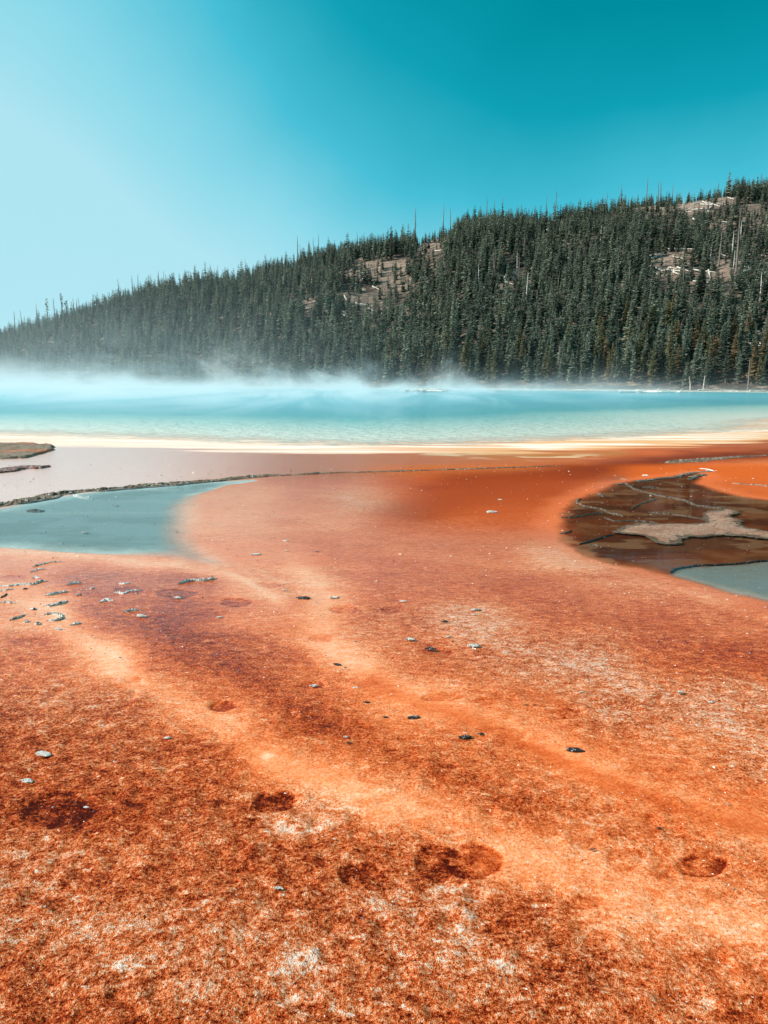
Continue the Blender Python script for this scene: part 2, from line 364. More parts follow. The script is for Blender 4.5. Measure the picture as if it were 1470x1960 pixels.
# ------------------------------------------------------------------ ground sheet
a = [1750.0]
while a[-1] > 7.5: a.append(a[-1] - max(0.9 if a[-1] < 230 else 1.4, a[-1] * .005) if a[-1] > 40 else a[-1] - .7)
Yr = CAM_H * F / np.array(a)
sc = np.linspace(-1.15, 1.15, 760)
GX = sc[None, :] * (Yr[:, None] + .9); GY = np.repeat(Yr[:, None], len(sc), 1)
tone, spk, over, lf, bf, gf, dl, db, gpx, gpy = zones(GX, GY)
near_k = sstep(16 - GY, 0, 10)
GZ = (fbm(GX * 1.3, GY * 1.3, 4, 3) - .5) * .03 * near_k + (fbm(GX * 16, GY * 16, 3, 6) - .5) * .030 * sstep(9 - GY, 0, 6) * np.clip(spk, 0, 1) - DEP * .03
GZ = GZ * (1 - .9 * np.maximum(lf, bf)) - .012 * np.maximum(lf, bf)
wetness = np.clip(sstep(GY, 3.2, 7.5) * .95 + .05, 0, 1) * (1 - np.maximum(lf, bf)) * (1 - DRY)
V = np.stack([GX, GY, GZ], -1).reshape(-1, 3)
g = Mat('microbial_mat')
P = g.pos()
tn, sk, ov = g.attr('tone').outputs['Fac'], g.attr('speck').outputs['Fac'], g.attr('over')
flow = g.mapping(P, rot=(0, 0, math.radians(52)), scale=(.55, 1.25, 1))
n1 = g.noise(flow, 2.6, 5, .65, .2); n2 = g.noise(g.mapping(P, rot=(0, 0, math.radians(-30)), scale=(.75, 1.2, 1)), 15, 5, .7); n3 = g.noise(P, 62, 4, .75); n4 = g.noise(P, 190, 2, .7)
def cen(v, k): return g.mth('MULTIPLY', g.mth('SUBTRACT', v, .5), k)
det = g.mth('ADD', g.mth('ADD', cen(n1, .7), cen(n2, 1.6)), g.mth('ADD', cen(n3, 2.3), cen(n4, 1.3)))
v = g.mth('ADD', g.mth('ADD', tn, .0), g.mth('MULTIPLY', det, g.mth('MULTIPLY_ADD', sk, .78, .14)))
def edge(val, a, b):
    n = g.n('ShaderNodeMapRange', interpolation_type='SMOOTHSTEP'); n.inputs['From Min'].default_value = a; n.inputs['From Max'].default_value = b; g.l(val, n.inputs['Value']); return n.outputs[0]
fleck = g.mth('MULTIPLY', edge(g.noise(g.mapping(P, loc=(7, 3, 0), rot=(0, 0, .5), scale=(.8, 1.3, 1)), 21, 3, .6), .57, .68), edge(g.noise(flow, 4.2, 3, .6), .46, .62))
pit = edge(g.noise(g.mapping(P, loc=(1, 9, 0)), 85, 2, .6), .60, .70)
v = g.mth('ADD', v, g.mth('MULTIPLY', sk, g.mth('SUBTRACT', g.mth('MULTIPLY', fleck, .42), g.mth('MULTIPLY', pit, .30))))
base = g.ramp(v, [(0.0, lin('4e1004')), (.15, lin('8a280b')), (.30, lin('bb4a1c')), (.48, lin('e06d37')), (.64, lin('f3925d')), (.82, lin('fcbd97')), (1.0, lin('ffe4d6'))])
ovc = g.mix(g.mth('MULTIPLY_ADD', cen(n2, 1.2), 1.0, .5, clamp=True), ov.outputs['Color'], g.mix(1.0, ov.outputs['Color'], (1.3, 1.25, 1.2), 'MULTIPLY'), 'MIX')
ovc = g.mix(g.mth('MULTIPLY_ADD', cen(n3, 1.6), 1.0, .35, clamp=True), ovc, g.mix(1.0, ovc, (.62, .55, .5), 'MULTIPLY'))
col = g.mix(ov.outputs['Alpha'], base, ovc)
hgt = g.mth('ADD', g.mth('MULTIPLY', n3, .6), g.mth('ADD', g.mth('MULTIPLY', n2, 1.0), g.mth('SUBTRACT', g.mth('MULTIPLY', n4, .35), g.mth('MULTIPLY', pit, .35))))
bn = g.bump(hgt, g.mth('MULTIPLY_ADD', sk, .8, .15, clamp=True), .03)
wt = g.attr('wet').outputs['Fac']
rip = g.noise(g.mapping(P, scale=(.8, 2.2, 1)), 9, 3, .6, .5)
rip2 = g.noise(P, 40, 2, .6)
cn = g.bump(g.mth('ADD', rip, g.mth('MULTIPLY', rip2, .25)), .45, .014)
pb = g.bsdf(Base_Color=col, Roughness=.75, Normal=bn, Coat_IOR=1.33, Coat_Roughness=.12, Coat_Normal=cn)
pb.inputs['Specular IOR Level'].default_value = .05
g.l(wt, pb.inputs['Coat Weight'])
g.l(pb.outputs[0], g.out.inputs[0])
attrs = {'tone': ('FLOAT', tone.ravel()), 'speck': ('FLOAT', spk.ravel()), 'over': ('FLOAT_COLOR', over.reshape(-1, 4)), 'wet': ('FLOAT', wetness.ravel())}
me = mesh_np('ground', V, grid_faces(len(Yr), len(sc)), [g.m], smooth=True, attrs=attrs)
tag(link('ground', me), 'orange and rust red microbial mat flats under a thin film of runoff', kind='structure')

# outer plain so that the land goes on past the flats
b = Mat('plain_soil'); c_ = b.mix(b.noise(b.pos(), .3, 5, .6), lin('b5622f'), lin('dba57c'))
b.l(b.bsdf(Base_Color=c_, Roughness=.9).outputs[0], b.out.inputs[0])
xs = np.linspace(-1500, 1500, 41); gx, gy = np.meshgrid(xs, xs)
me = mesh_np('plain', np.stack([gx, gy, gx * 0 - .14], -1).reshape(-1, 3), grid_faces(41, 41), [b.m])
tag(link('plain', me), 'flat land stretching away round the spring', kind='structure')

# ------------------------------------------------------------------ water sheets
def water_sheet(name, label, poly, z, Ys, ss, mat, reach, keepd=-.3):
    X = ss[None, :] * Ys[:, None]; Y = np.repeat(Ys[:, None], len(ss), 1)
    d = poly_sdf(X, Y, poly)
    Vv = np.stack([X, Y, X * 0 + z], -1).reshape(-1, 3)
    fc = grid_faces(len(Ys), len(ss), (d > keepd).ravel())
    Vv, fc, at = compact(Vv, fc, {'depth': ('FLOAT', (np.clip(d / reach, -1, 1)).ravel())})
    me = mesh_np(name, Vv, fc, [mat], smooth=True, attrs=at)
    return tag(link(name, me), label, kind='structure')
w = Mat('turquoise_water'); P = w.pos(); dp = w.attr('depth').outputs['Fac']
big = w.noise(w.mapping(P, scale=(.02, .05, 1)), 1, 3, .5)
dpt = w.mth('ADD', dp, w.mth('MULTIPLY', w.mth('SUBTRACT', big, .5), .10))
glit = w.noise(w.mapping(P, scale=(.4, 1.1, 1)), 2, 4, .75)
dpt = w.mth('ADD', dpt, w.mth('MULTIPLY', w.mth('SUBTRACT', glit, .5), .22))  # ripple glitter put into the water colour
wc = w.ramp(dpt, [(0.0, lin('f6e2d0')), (.08, lin('dadccd')), (.24, lin('a0c6bf')), (.37, lin('46a2a8')), (.6, lin('35a0b0')), (1, lin('48b4c6'))])
r1 = w.noise(w.mapping(P, scale=(1, 1.7, 1)), 1.6, 4, .6, .3); r2 = w.noise(P, 7, 3, .6)
nb = w.bump(w.mth('ADD', r1, w.mth('MULTIPLY', r2, .22)), 1.0, .2)
pw = w.bsdf(Base_Color=wc, Roughness=.16, IOR=1.33, Normal=nb)
tr = w.n('ShaderNodeBsdfTransparent'); mx = w.n('ShaderNodeMixShader')
w.l(w.mth('MULTIPLY', w.mth('ADD', dpt, .02), 12, clamp=True), mx.inputs[0]); w.l(tr.outputs[0], mx.inputs[1]); w.l(pw.outputs[0], mx.inputs[2])
w.l(mx.outputs[0], w.out.inputs[0])
aw = [140.0]
while aw[-1] > 10: aw.append(aw[-1] - .8)
Yw = np.concatenate([CAM_H * F / np.array(aw), [285]])
water_sheet('spring_water', 'turquoise hot spring water below the forested hill', POOL, .02, Yw, np.linspace(-1.25, 1.0, 560), w.m, 45, 0)

s_ = Mat('shallow_water'); P = s_.pos(); dp = s_.attr('depth').outputs['Fac']
nb = s_.bump(s_.noise(s_.mapping(P, scale=(1, 1.6, 1)), 5, 3, .5), .06, .02)
gl = s_.n('ShaderNodeBsdfGlossy'); gl.inputs['Roughness'].default_value = .03; s_.l(nb, gl.inputs['Normal'])
tr = s_.n('ShaderNodeBsdfTransparent'); tr.inputs[0].default_value = (.9, .95, .95, 1)
fr = s_.n('ShaderNodeFresnel'); fr.inputs[0].default_value = 1.33; 
mx = s_.n('ShaderNodeMixShader'); s_.l(s_.mth('MULTIPLY', fr.outputs[0], .48), mx.inputs[0]); s_.l(tr.outputs[0], mx.inputs[1]); s_.l(gl.outputs[0], mx.inputs[2])
t2 = s_.n('ShaderNodeBsdfTransparent'); m2 = s_.n('ShaderNodeMixShader')
s_.l(s_.mth('MULTIPLY', s_.mth('ADD', dp, s_.mth('MULTIPLY', s_.mth('SUBTRACT', s_.noise(P, 6, 4, .6), .5), .8)), 1.4, clamp=True), m2.inputs[0]); s_.l(t2.outputs[0], m2.inputs[1]); s_.l(mx.outputs[0], m2.inputs[2])
s_.l(m2.outputs[0], s_.out.inputs[0])
Ys_ = CAM_H * F / np.arange(520, 150, -1.6)
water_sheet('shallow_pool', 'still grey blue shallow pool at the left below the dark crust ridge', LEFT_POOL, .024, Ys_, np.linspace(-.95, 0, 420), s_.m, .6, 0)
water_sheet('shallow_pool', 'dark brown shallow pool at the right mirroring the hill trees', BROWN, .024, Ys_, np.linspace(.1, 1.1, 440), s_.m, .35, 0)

# ------------------------------------------------------------------ the hill beyond the spring
SKY_PX = np.array([(-900, 715), (-400, 690), (-150, 652), (0, 625), (75, 601), (190, 566), (250, 545), (325, 529), (360, 521), (435, 519), (480, 508), (505, 497), (550, 484), (625, 460), (675, 455), (735, 450), (785, 442), (855, 418), (910, 400), (970, 398), (1020, 398), (1045, 393), (1085, 388), (1150, 377), (1200, 367), (1250, 356), (1290, 353), (1340, 345), (1410, 336), (1470, 336), (1700, 330), (2100, 345), (2600, 380)], float)
drop = np.interp(SKY_PX[:, 0], [-200, 0, 300, 600, 1470], [20, 26, 32, 38, 40])
rr = ray(SKY_PX[:, 0], SKY_PX[:, 1] + drop)
RS, RE = rr[:, 0] / rr[:, 1], rr[:, 2] / rr[:, 1]
def base_y(s): return far_y(s) + 5
def ridge_y(s): return np.interp(s, [-1.3, -.52, 0, .52, 1.2], [400, 410, 440, 455, 460])
TT = np.linspace(0, 1, 60)
def prof(t): return np.where(t <= 1, .42 * t + .58 * np.sin(np.pi / 2 * np.clip(t, 0, 1)) ** 1.25, 1.0 - .35 * (t - 1) ** 2)
def hill_scale(s):
    s = np.asarray(s, float); e = np.interp(s, RS, RE); yb, yr = base_y(s), ridge_y(s)
    q = ((prof(TT) * 1.0)[None, :] / (yb[..., None] + (yr - yb)[..., None] * TT)).max(-1)
    return np.maximum((e + CAM_H / (yb + .85 * (yr - yb))) / q, 1)
SS = np.linspace(-1.3, 1.3, 800); HS = hill_scale(SS)
def hill_z(X, Y):
    s = X / Y; yb, yr = base_y(s), ridge_y(s); t = (Y - yb) / (yr - yb)
    H = np.interp(s, SS, HS)
    bumps = (fbm(X * .018, Y * .018, 4, 71) - .5) * 16 * sstep(t, .05, .3) * (1 - .75 * sstep(t, .75, .95)) * np.clip(H / 80, .2, 1)
    shelf = (fbm(X * .11, Y * .16, 3, 73) - .5) * 2.4 * sstep(t, .02, .1)
    return np.where(t < 0, -.10 + .0 * t, H * prof(np.maximum(t, 0)) + bumps + shelf + .28 * sstep(t, 0, .02))
# bare slopes: (px, py, rx, ry) as traced
bare = [(735, 510, 55, 16, .95), (690, 530, 40, 14, .85), (760, 540, 40, 22, .7), (590, 585, 12, 14, .95), (700, 575, 60, 20, .6), (820, 465, 30, 26, .85), (852, 450, 18, 14, .8), (560, 496, 18, 6, .8), (345, 562, 14, 8, .8), (385, 545, 20, 6, .6),
        (1330, 385, 80, 16, .97), (1290, 400, 50, 16, .8), (1240, 400, 50, 9, .6), (1175, 398, 14, 8, .8), (1060, 430, 22, 6, .7), (1270, 505, 42, 24, .85), (1390, 515, 34, 20, .85), (1330, 530, 60, 14, .6), (1410, 590, 22, 12, .7), (980, 535, 40, 20, .5),
        (950, 545, 20, 12, .6), (1110, 460, 50, 12, .4), (905, 590, 30, 18, .3), (890, 635, 30, 8, .4), (1450, 415, 40, 30, .5), (1400, 430, 40, 20, .4), (1000, 470, 50, 12, .35), (770, 600, 30, 16, .4), (1440, 660, 24, 8, .7), (1010, 600, 20, 8, .3)]
def bareness(px, py, X, Y):
    v = np.zeros(np.shape(px))
    e = (fbm(X * .09, Y * .09, 3, 81) - .5)
    for cx, cy, rx, ry, k in bare:
        r = np.sqrt(((px - cx) / rx) ** 2 + ((py - cy) / ry) ** 2) + e * .9
        v = np.maximum(v, k * (1 - sstep(r, .75, 1.1)))
    return v
s1 = np.linspace(-1.25, 1.25, 520); t1 = np.concatenate([[-.06, -.005, 0], np.linspace(.004, 1.6, 190)])
yb, yr = base_y(s1), ridge_y(s1)
HY = yb[None, :] + (yr - yb)[None, :] * t1[:, None]; HX = s1[None, :] * HY
HZ = hill_z(HX, HY)
hpx, hpy = project(HX, HY, HZ)
bm_ = bareness(hpx, hpy, HX, HY)
h = Mat('hill_soil'); P = h.pos(); ba = h.attr('bare').outputs['Fac']
n_a = h.noise(P, .35, 6, .65); n_b = h.noise(h.mapping(P, scale=(.5, .5, 3)), .5, 5, .7); n_c = h.noise(P, 2.5, 4, .7)
litter = h.ramp(n_a, [(.3, lin('241e1a')), (.5, lin('46392f')), (.63, lin('86725f')), (.75, lin('c2b3a2'))])
tan_ = h.ramp(h.mth('MULTIPLY_ADD', n_c, .5, h.mth('MULTIPLY', n_b, .5)), [(.36, lin('4c3e35')), (.46, lin('7c675a')), (.56, lin('9c8474')), (.7, lin('c9b9a8'))])
hc = h.mix(ba, litter, tan_)
h.l(h.bsdf(Base_Color=hc, Roughness=.95, Normal=h.bump(n_a, .9, 1.5)).outputs[0], h.out.inputs[0])
me = mesh_np('hillside', np.stack([HX, HY, HZ], -1).reshape(-1, 3), grid_faces(len(t1), len(s1)), [h.m], smooth=True, attrs={'bare': ('FLOAT', bm_.ravel())})
tag(link('hillside', me), 'long wooded hill with bare tan patches rising to the right', kind='structure')
# pale far bank
sb = np.linspace(-1.25, 1.25, 400); fy = far_y(sb)
rowsb = [(-1.6, .0), (-.6, .10), (.6, .22), (2.0, .26), (5.0, .20), (9.0, -.05)]
BX = []; 
for dy, z in rowsb:
    yy = fy + dy + (fbm(sb * 60, sb * 0 + dy, 3, 91) - .5) * 2.4; BX.append(np.stack([sb * yy, yy, z + (fbm(sb * 200, sb * 0 + dy, 2, 92) - .5) * .12], -1))
b = Mat('bank_sinter'); P = b.pos()
bc = b.ramp(b.noise(P, .5, 5, .7), [(.3, lin('4a4038')), (.45, lin('8a7a68')), (.56, lin('cbbfae')), (.7, lin('ece4d8'))])
b.l(b.bsdf(Base_Color=bc, Roughness=.9, Normal=b.bump(b.noise(P, 2, 4), .6, .2)).outputs[0], b.out.inputs[0])
me = mesh_np('far_bank', np.concatenate(BX), grid_faces(len(rowsb), len(sb)), [b.m], smooth=True)
tag(link('far_bank', me), 'pale mineral bank along the far edge of the spring', kind='structure')

# ------------------------------------------------------------------ conifers
def conifer_arrays(r, h, rb, whorls, per, z0, gap=.1, wid=.34):
    """returns crown verts/quads and trunk verts/quads"""
    V = []; Q = []
    n = 0
    for k in range(whorls):
        t = (k + r.uniform(-.3, .3)) / whorls; t = min(max(t, 0), .985)
        z = z0 + (h - z0) * t
        R = rb * (1 - t) ** .8 * (.82 + .36 * r.random()) * (1.0 if t > .12 else .65 + 2.5 * t) + .12
        ph = r.uniform(0, 6.28); m = max(3, int(per * (1 - .45 * t)))
        for i in range(m):
            if r.random() < gap: continue
            a_ = ph + 6.283 * (i + r.uniform(-.35, .35)) / m
            Lb = R * r.uniform(.6, 1.15); dr = Lb * r.uniform(.15, .55) * (1 - t) - Lb * .25 * t
            wd = Lb * wid * r.uniform(.7, 1.3) + .06
            ca, sa = math.cos(a_), math.sin(a_); tl = r.uniform(-.5, .5) * wd
            zz = z + r.uniform(-.2, .2)
            V += [(ca * .04, sa * .04, zz + .12), (ca * Lb * .55 - sa * wd, sa * Lb * .55 + ca * wd, zz - dr * .45 - tl - wd * .35), (ca * Lb, sa * Lb, zz - dr + r.uniform(0, .15)), (ca * Lb * .55 + sa * wd, sa * Lb * .55 - ca * wd, zz - dr * .45 + tl - wd * .35)]
            Q.append((n, n + 1, n + 2, n + 3)); n += 4
    # leader
    V += [(.05, 0, h - .5), (0, .05, h - .5), (0, 0, h + .25), (-.05, -.03, h - .5)]; Q.append((n, n + 1, n + 2, n + 3))
    cv, cq = np.array(V, float), np.array(Q, int)
    tr_r = .011 * h + .03; TV = []; TQ = []; m = 6
    zs = [-.9, 0, h * .4, h * .96]; rs = [1.5, 1.15, .7, .08]
    bx, by = r.uniform(-.12, .12), r.uniform(-.12, .12)
    for j, (z, q) in enumerate(zip(zs, rs)):
        for i in range(m): TV.append((math.cos(i * 6.283 / m) * tr_r * q + bx * (j == 2), math.sin(i * 6.283 / m) * tr_r * q + by * (j == 2), z))
    for j in range(3):
        for i in range(m): TQ.append((j * m + i, j * m + (i + 1) % m, (j + 1) * m + (i + 1) % m, (j + 1) * m + i))
    return cv, cq, np.array(TV, float), np.array(TQ, int)

def foliage_mat(name, stops, use_attr):
    f = Mat(name); P = f.pos()
    if use_attr: rv = f.attr('tint').outputs['Fac']
    else: rv = f.n('ShaderNodeObjectInfo').outputs['Random']
    nz = f.noise(P, 1.6, 3, .6)
    fac = f.mth('ADD', f.mth('MULTIPLY', rv, .75), f.mth('MULTIPLY', f.mth('SUBTRACT', nz, .5), .9), clamp=False)
    c = f.ramp(fac, stops)
    p = f.bsdf(Base_Color=c, Roughness=.7); p.inputs['Specular IOR Level'].default_value = .2
    tl = f.n('ShaderNodeBsdfTranslucent'); f.l(c, tl.inputs[0]); mx = f.n('ShaderNodeMixShader'); mx.inputs[0].default_value = .2
    f.l(p.outputs[0], mx.inputs[1]); f.l(tl.outputs[0], mx.inputs[2]); f.l(mx.outputs[0], f.out.inputs[0])
    return f.m
G_STOPS = [(0, (.046, .062, .046)), (.3, (.105, .138, .102)), (.6, (.178, .212, .155)), (1.0, (.28, .31, .215))]
M_GREEN = foliage_mat('pine_needles', G_STOPS, False); M_FOREST = foliage_mat('pine_needles_mass', G_STOPS, True)
M_OLIVE = foliage_mat('olive_needles', [(0, (.075, .085, .040)), (.5, (.125, .115, .050)), (1, (.20, .15, .065))], False)
M_RUST = foliage_mat('rusty_needles', [(0, (.12, .085, .045)), (.5, (.18, .125, .062)), (1, (.25, .165, .08))], False)
bk = Mat('bark'); bk.l(bk.bsdf(Base_Color=bk.mix(bk.noise(bk.obj(), 6, 4), lin('4a3c32'), lin('8c7a6a')), Roughness=.9).outputs[0], bk.out.inputs[0]); M_BARK = bk.m
dw = Mat('dead_wood'); dw.l(dw.bsdf(Base_Color=dw.mix(dw.noise(dw.mapping(dw.obj(), scale=(3, 3, .4)), 2, 4), lin('4c4440'), lin('8f857c')), Roughness=.9).outputs[0], dw.out.inputs[0]); M_DEAD = dw.m
lw = Mat('bleached_wood'); lw.l(lw.bsdf(Base_Color=lw.mix(lw.noise(lw.mapping(lw.obj(), scale=(3, 3, .4)), 2, 4), lin('a89c90'), lin('ece6de')), Roughness=.85).outputs[0], lw.out.inputs[0]); M_BLEACH = lw.m

# sample the stand
st = 2.75
gx, gy = np.meshgrid(np.arange(-360, 400, st), np.arange(130, 480, st))
gx = gx + rng.uniform(-.5, .5, gx.shape) * st; gy = gy + rng.uniform(-.5, .5, gy.shape) * st
gx, gy = gx.ravel(), gy.ravel(); s = gx / gy
t = (gy - base_y(s)) / (ridge_y(s) - base_y(s))
ok = (np.abs(s) < .78) & (t > .012) & (t < 1.05)
gx, gy, s, t = gx[ok], gy[ok], s[ok], t[ok]
gz = hill_z(gx, gy); tx, ty = project(gx, gy, gz)
_mx, _my = project(gx, gy, gz + 5.0); _hx, _hy = project(gx, gy, gz + 9.0)
br = np.maximum(bareness(tx, ty, gx, gy), np.maximum(.72 * bareness(_mx, _my, gx, gy), .5 * bareness(_hx, _hy, gx, gy)))
dens = .80 + .25 * (fbm(gx * .05, gy * .05, 3, 17) - .5)
dens = np.where(s > .1, dens - .10 * sstep(t, .45, .8), dens)
dens = np.where(t < .10, 1.0, dens)
ok = rng.random(len(gx)) < dens * (1 - br * .72)
gx, gy, gz, s, t, br = gx[ok], gy[ok], gz[ok], s[ok], t[ok], br[ok]
hh = 9.6 + 2.6 * (fbm(gx * .03, gy * .03, 3, 7) - .5) * 2 + rng.normal(0, 1.3, len(gx))
hh = np.where(rng.random(len(gx)) < .25, hh * rng.uniform(.4, .8, len(gx)), hh); hh = np.where(rng.random(len(gx)) < .07, hh * 1.3, hh)
hh = np.clip(hh, 3.5, 16)
hh *= np.interp(s, [-.6, -.45, -.2], [.55, .62, .9])
hh = np.where(br > .4, hh * .65, hh)
n_t = len(gx)
# the 300 that show largest: nearest rows inside the frame
inframe = (np.abs(s) < .56)
order = np.argsort(np.where(inframe, gy / hh ** .7, 1e9))[:296]
single = np.zeros(n_t, bool); single[order] = True

protos = []
r0 = random.Random(3)
for k in range(7):
    h0 = 10.0; cv, cq, tv, tq = conifer_arrays(r0, h0, r0.uniform(1.2, 1.75), 26, 9, r0.uniform(.6, 2.0), .1)
    protos.append((mesh_np('crown', cv, cq, [M_GREEN]), mesh_np('trunk', tv, tq, [M_BARK])))
def recolour(me, m):
    c = me.copy(); c.materials[0] = m; return c
olive = [recolour(p[0], M_OLIVE) for p in protos]; rust = [recolour(p[0], M_RUST) for p in protos]
idx = np.where(single)[0]; idx = idx[np.argsort(gx[idx] / gy[idx])]
rt_ = random.Random(11)
for i in idx:
    k = rt_.randrange(7); sx = s[i]; row_t = t[i]
    kind = 'green'
    if sx > .28 and row_t < .16:
        q = rt_.random()
        if q < .42: kind = 'olive'
        if q < .12 or (sx > .43 and row_t < .08 and q < .3): kind = 'rust'
    elif sx > .0 and row_t < .10 and rt_.random() < .2: kind = 'olive'
    o = bpy.data.objects.new('pine_tree', None); C.objects.link(o); o.empty_display_size = .5
    sc_ = hh[i] / 10.0
    o.location = (gx[i], gy[i], gz[i] - .1); o.scale = (sc_ * rt_.uniform(.9, 1.25),) * 2 + (sc_,); o.rotation_euler = (rt_.gauss(0, .015), rt_.gauss(0, .015), rt_.uniform(0, 6.28))
    link('crown', {'green': protos, 'olive': None, 'rust': None}[kind][k][0] if kind == 'green' else (olive if kind == 'olive' else rust)[k], o)
    link('trunk', protos[k][1], o)
    side = next(w_ for lim, w_ in ((-.34, 'at the far left'), (-.17, 'left of centre'), (0, 'near centre left'), (.17, 'near centre right'), (.34, 'right of centre'), (9, 'at the far right')) if sx < lim)
    rowl = 'in the front row by the bank' if row_t < .05 else ('just behind the front row' if row_t < .11 else 'on the hillside')
    big = 'tall ' if hh[i] > 11.2 else ('short ' if hh[i] < 7.6 else '')
    adj = big + {'green': 'dark green pine', 'olive': 'olive tinged pine', 'rust': 'rusty brown pine'}[kind]
    tag(o, '%s %s, %s' % (adj, rowl, side), 'tree', '%ss %s, %s' % (adj, rowl, side))
# the rest of the wood: far off, one mass
ps = []
for k in range(8):
    cv, cq, tv, tq = conifer_arrays(r0, 10.0, r0.uniform(1.2, 1.8), 17, 7, r0.uniform(.5, 1.8), .08, wid=.46)
    nq = len(cq); V_ = np.vstack([cv, tv]); Q_ = np.vstack([cq, tq + len(cv)]); mi = np.r_[np.zeros(nq), np.ones(len(tq))]
    ps.append((V_, Q_, mi))
rest = np.where(~single)[0]; var = rng.integers(0, 8, len(rest))
AV, AQ, AM, AT = [], [], [], []; off = 0
for k in range(8):
    ii = rest[var == k]; V_, Q_, mi = ps[k]; n = len(ii)
    an = rng.uniform(0, 6.283, n); sc_ = hh[ii] / 10; wsc = sc_ * rng.uniform(.88, 1.25, n)
    x = V_[None, :, 0] * wsc[:, None]; y = V_[None, :, 1] * wsc[:, None]; z = V_[None, :, 2] * sc_[:, None]
    ca, sa = np.cos(an)[:, None], np.sin(an)[:, None]; lx = rng.normal(0, .02, n)[:, None]; ly = rng.normal(0, .015, n)[:, None]
    W_ = np.stack([x * ca - y * sa + gx[ii][:, None] + lx * z, x * sa + y * ca + gy[ii][:, None] + ly * z, z + gz[ii][:, None] - .1], -1)
    AV.append(W_.reshape(-1, 3)); AQ.append((Q_[None] + (np.arange(n) * len(V_))[:, None, None] + off).reshape(-1, 4)); AM.append(np.tile(mi, n))
    AT.append(np.repeat(rng.random(n), len(V_))); off += n * len(V_)
me = mesh_np('forest', np.concatenate(AV), np.concatenate(AQ), [M_FOREST, M_BARK], mi=np.concatenate(AM), attrs={'tint': ('FLOAT', np.concatenate(AT))})
tag(link('forest', me), 'far off conifer wood covering the hillside above the spring', kind='stuff')
print('TREES', n_t, 'forest quads', sum(len(q) for q in AQ))

# ------------------------------------------------------------------ dead trunks and fallen logs
def snag_mesh(r, h, stubs, mat, bend=.0, top_tuft=False):
    V = []; Q = []; m = 7; n = 8; rad = .016 * h + .05
    bx, by = r.uniform(-1, 1) * bend, r.uniform(-1, 1) * bend
    for j in range(n):
        t = j / (n - 1); q = rad * (1 - t) ** .7 + .035
        for i in range(m): V.append((math.cos(i * 6.283 / m) * q * r.uniform(.9, 1.1) + bx * t * t, math.sin(i * 6.283 / m) * q * r.uniform(.9, 1.1) + by * t * t, h * t - .4 * (j == 0)))
    for j in range(n - 1):
        for i in range(m): Q.append((j * m + i, j * m + (i + 1) % m, (j + 1) * m + (i + 1) % m, (j + 1) * m + i))
    V.append((bx, by, h + .1)); T = [((n - 1) * m + i, (n - 1) * m + (i + 1) % m, len(V) - 1, len(V) - 1) for i in range(m)]
    for k in range(stubs):
        t = r.uniform(.2, .95); a_ = r.uniform(0, 6.28); Lb = h * r.uniform(.03, .10); z = h * t; w_ = .05
        b0 = len(V); ca, sa = math.cos(a_), math.sin(a_); cx, cy = bx * t * t, by * t * t; q = rad * (1 - t) ** .7 * .5
        rise = r.uniform(-.3, .4) * Lb
        V += [(cx + ca * q, cy + sa * q, z + w_), (cx + ca * q - sa * w_, cy + sa * q + ca * w_, z - w_), (cx + ca * q + sa * w_, cy + sa * q - ca * w_, z - w_), (cx + ca * (q + Lb), cy + sa * (q + Lb), z + rise)]
        Q += [(b0, b0 + 1, b0 + 3, b0 + 3), (b0 + 1, b0 + 2, b0 + 3, b0 + 3), (b0 + 2, b0, b0 + 3, b0 + 3)]
    F4 = [q for q in Q if q[2] != q[3]]; F3 = [q[:3] for q in Q if q[2] == q[3]] + [q[:3] for q in T]
    return mesh_np('dead_trunk', np.array(V, float), [np.array(F4, int), np.array(F3, int)], [mat])
rs = random.Random(5)
snag_px = [(26, 595, 1), (40, 593, 0), (68, 580, 0), (89, 573, 2), (102, 569, 1), (117, 563, 2), (126, 576, 2), (140, 569, 0), (145, 571, 0), (151, 569, 0), (226, 532, 0), (252, 527, 1), (263, 525, 1), (303, 517, 0), (312, 518, 0), (371, 510, 0), (417, 507, 0),
           (470, 495, 0), (569, 450, 0), (575, 467, 0), (590, 460, 0), (600, 455, 0), (609, 447, 0), (685, 443, 0), (795, 396, 1), (849, 390, 0), (863, 397, 0), (932, 377, 1), (947, 382, 0), (963, 375, 0), (977, 396, 0), (1047, 376, 0), (1065, 363, 1), (1080, 396, 0),
           (1162, 366, 0), (1190, 352, 0), (1240, 337, 0), (1262, 345, 0), (1267, 344, 0), (1289, 350, 0), (1402, 335, 0)]
tq = np.linspace(.5, 1.05, 60)
def ridge_spot(px, pytop):
    sx = float(ray(px, pytop)[0] / ray(px, pytop)[1]); yb_, yr_ = base_y(sx), ridge_y(sx)
    Y = yb_ + (yr_ - yb_) * tq; Z = hill_z(sx * Y, Y); k = int(np.argmax((Z - CAM_H) / Y))
    d = ray(px, pytop); Yk = Y[k] + 1.0; ztop = CAM_H + d[2] / d[1] * Yk
    return sx * Yk, Yk, float(Z[k]) - .3, ztop
def seg_label(px):
    for lim, txt in ((160, 'low left end of the skyline'), (320, 'left slope of the skyline'), (500, 'skyline left of the ridge shoulder'), (700, 'skyline shoulder above the bare arc'), (900, 'skyline at mid ridge'), (1100, 'skyline right of mid ridge'), (1200, 'upper skyline'), (1500, 'top right skyline')):
        if px < lim: return txt
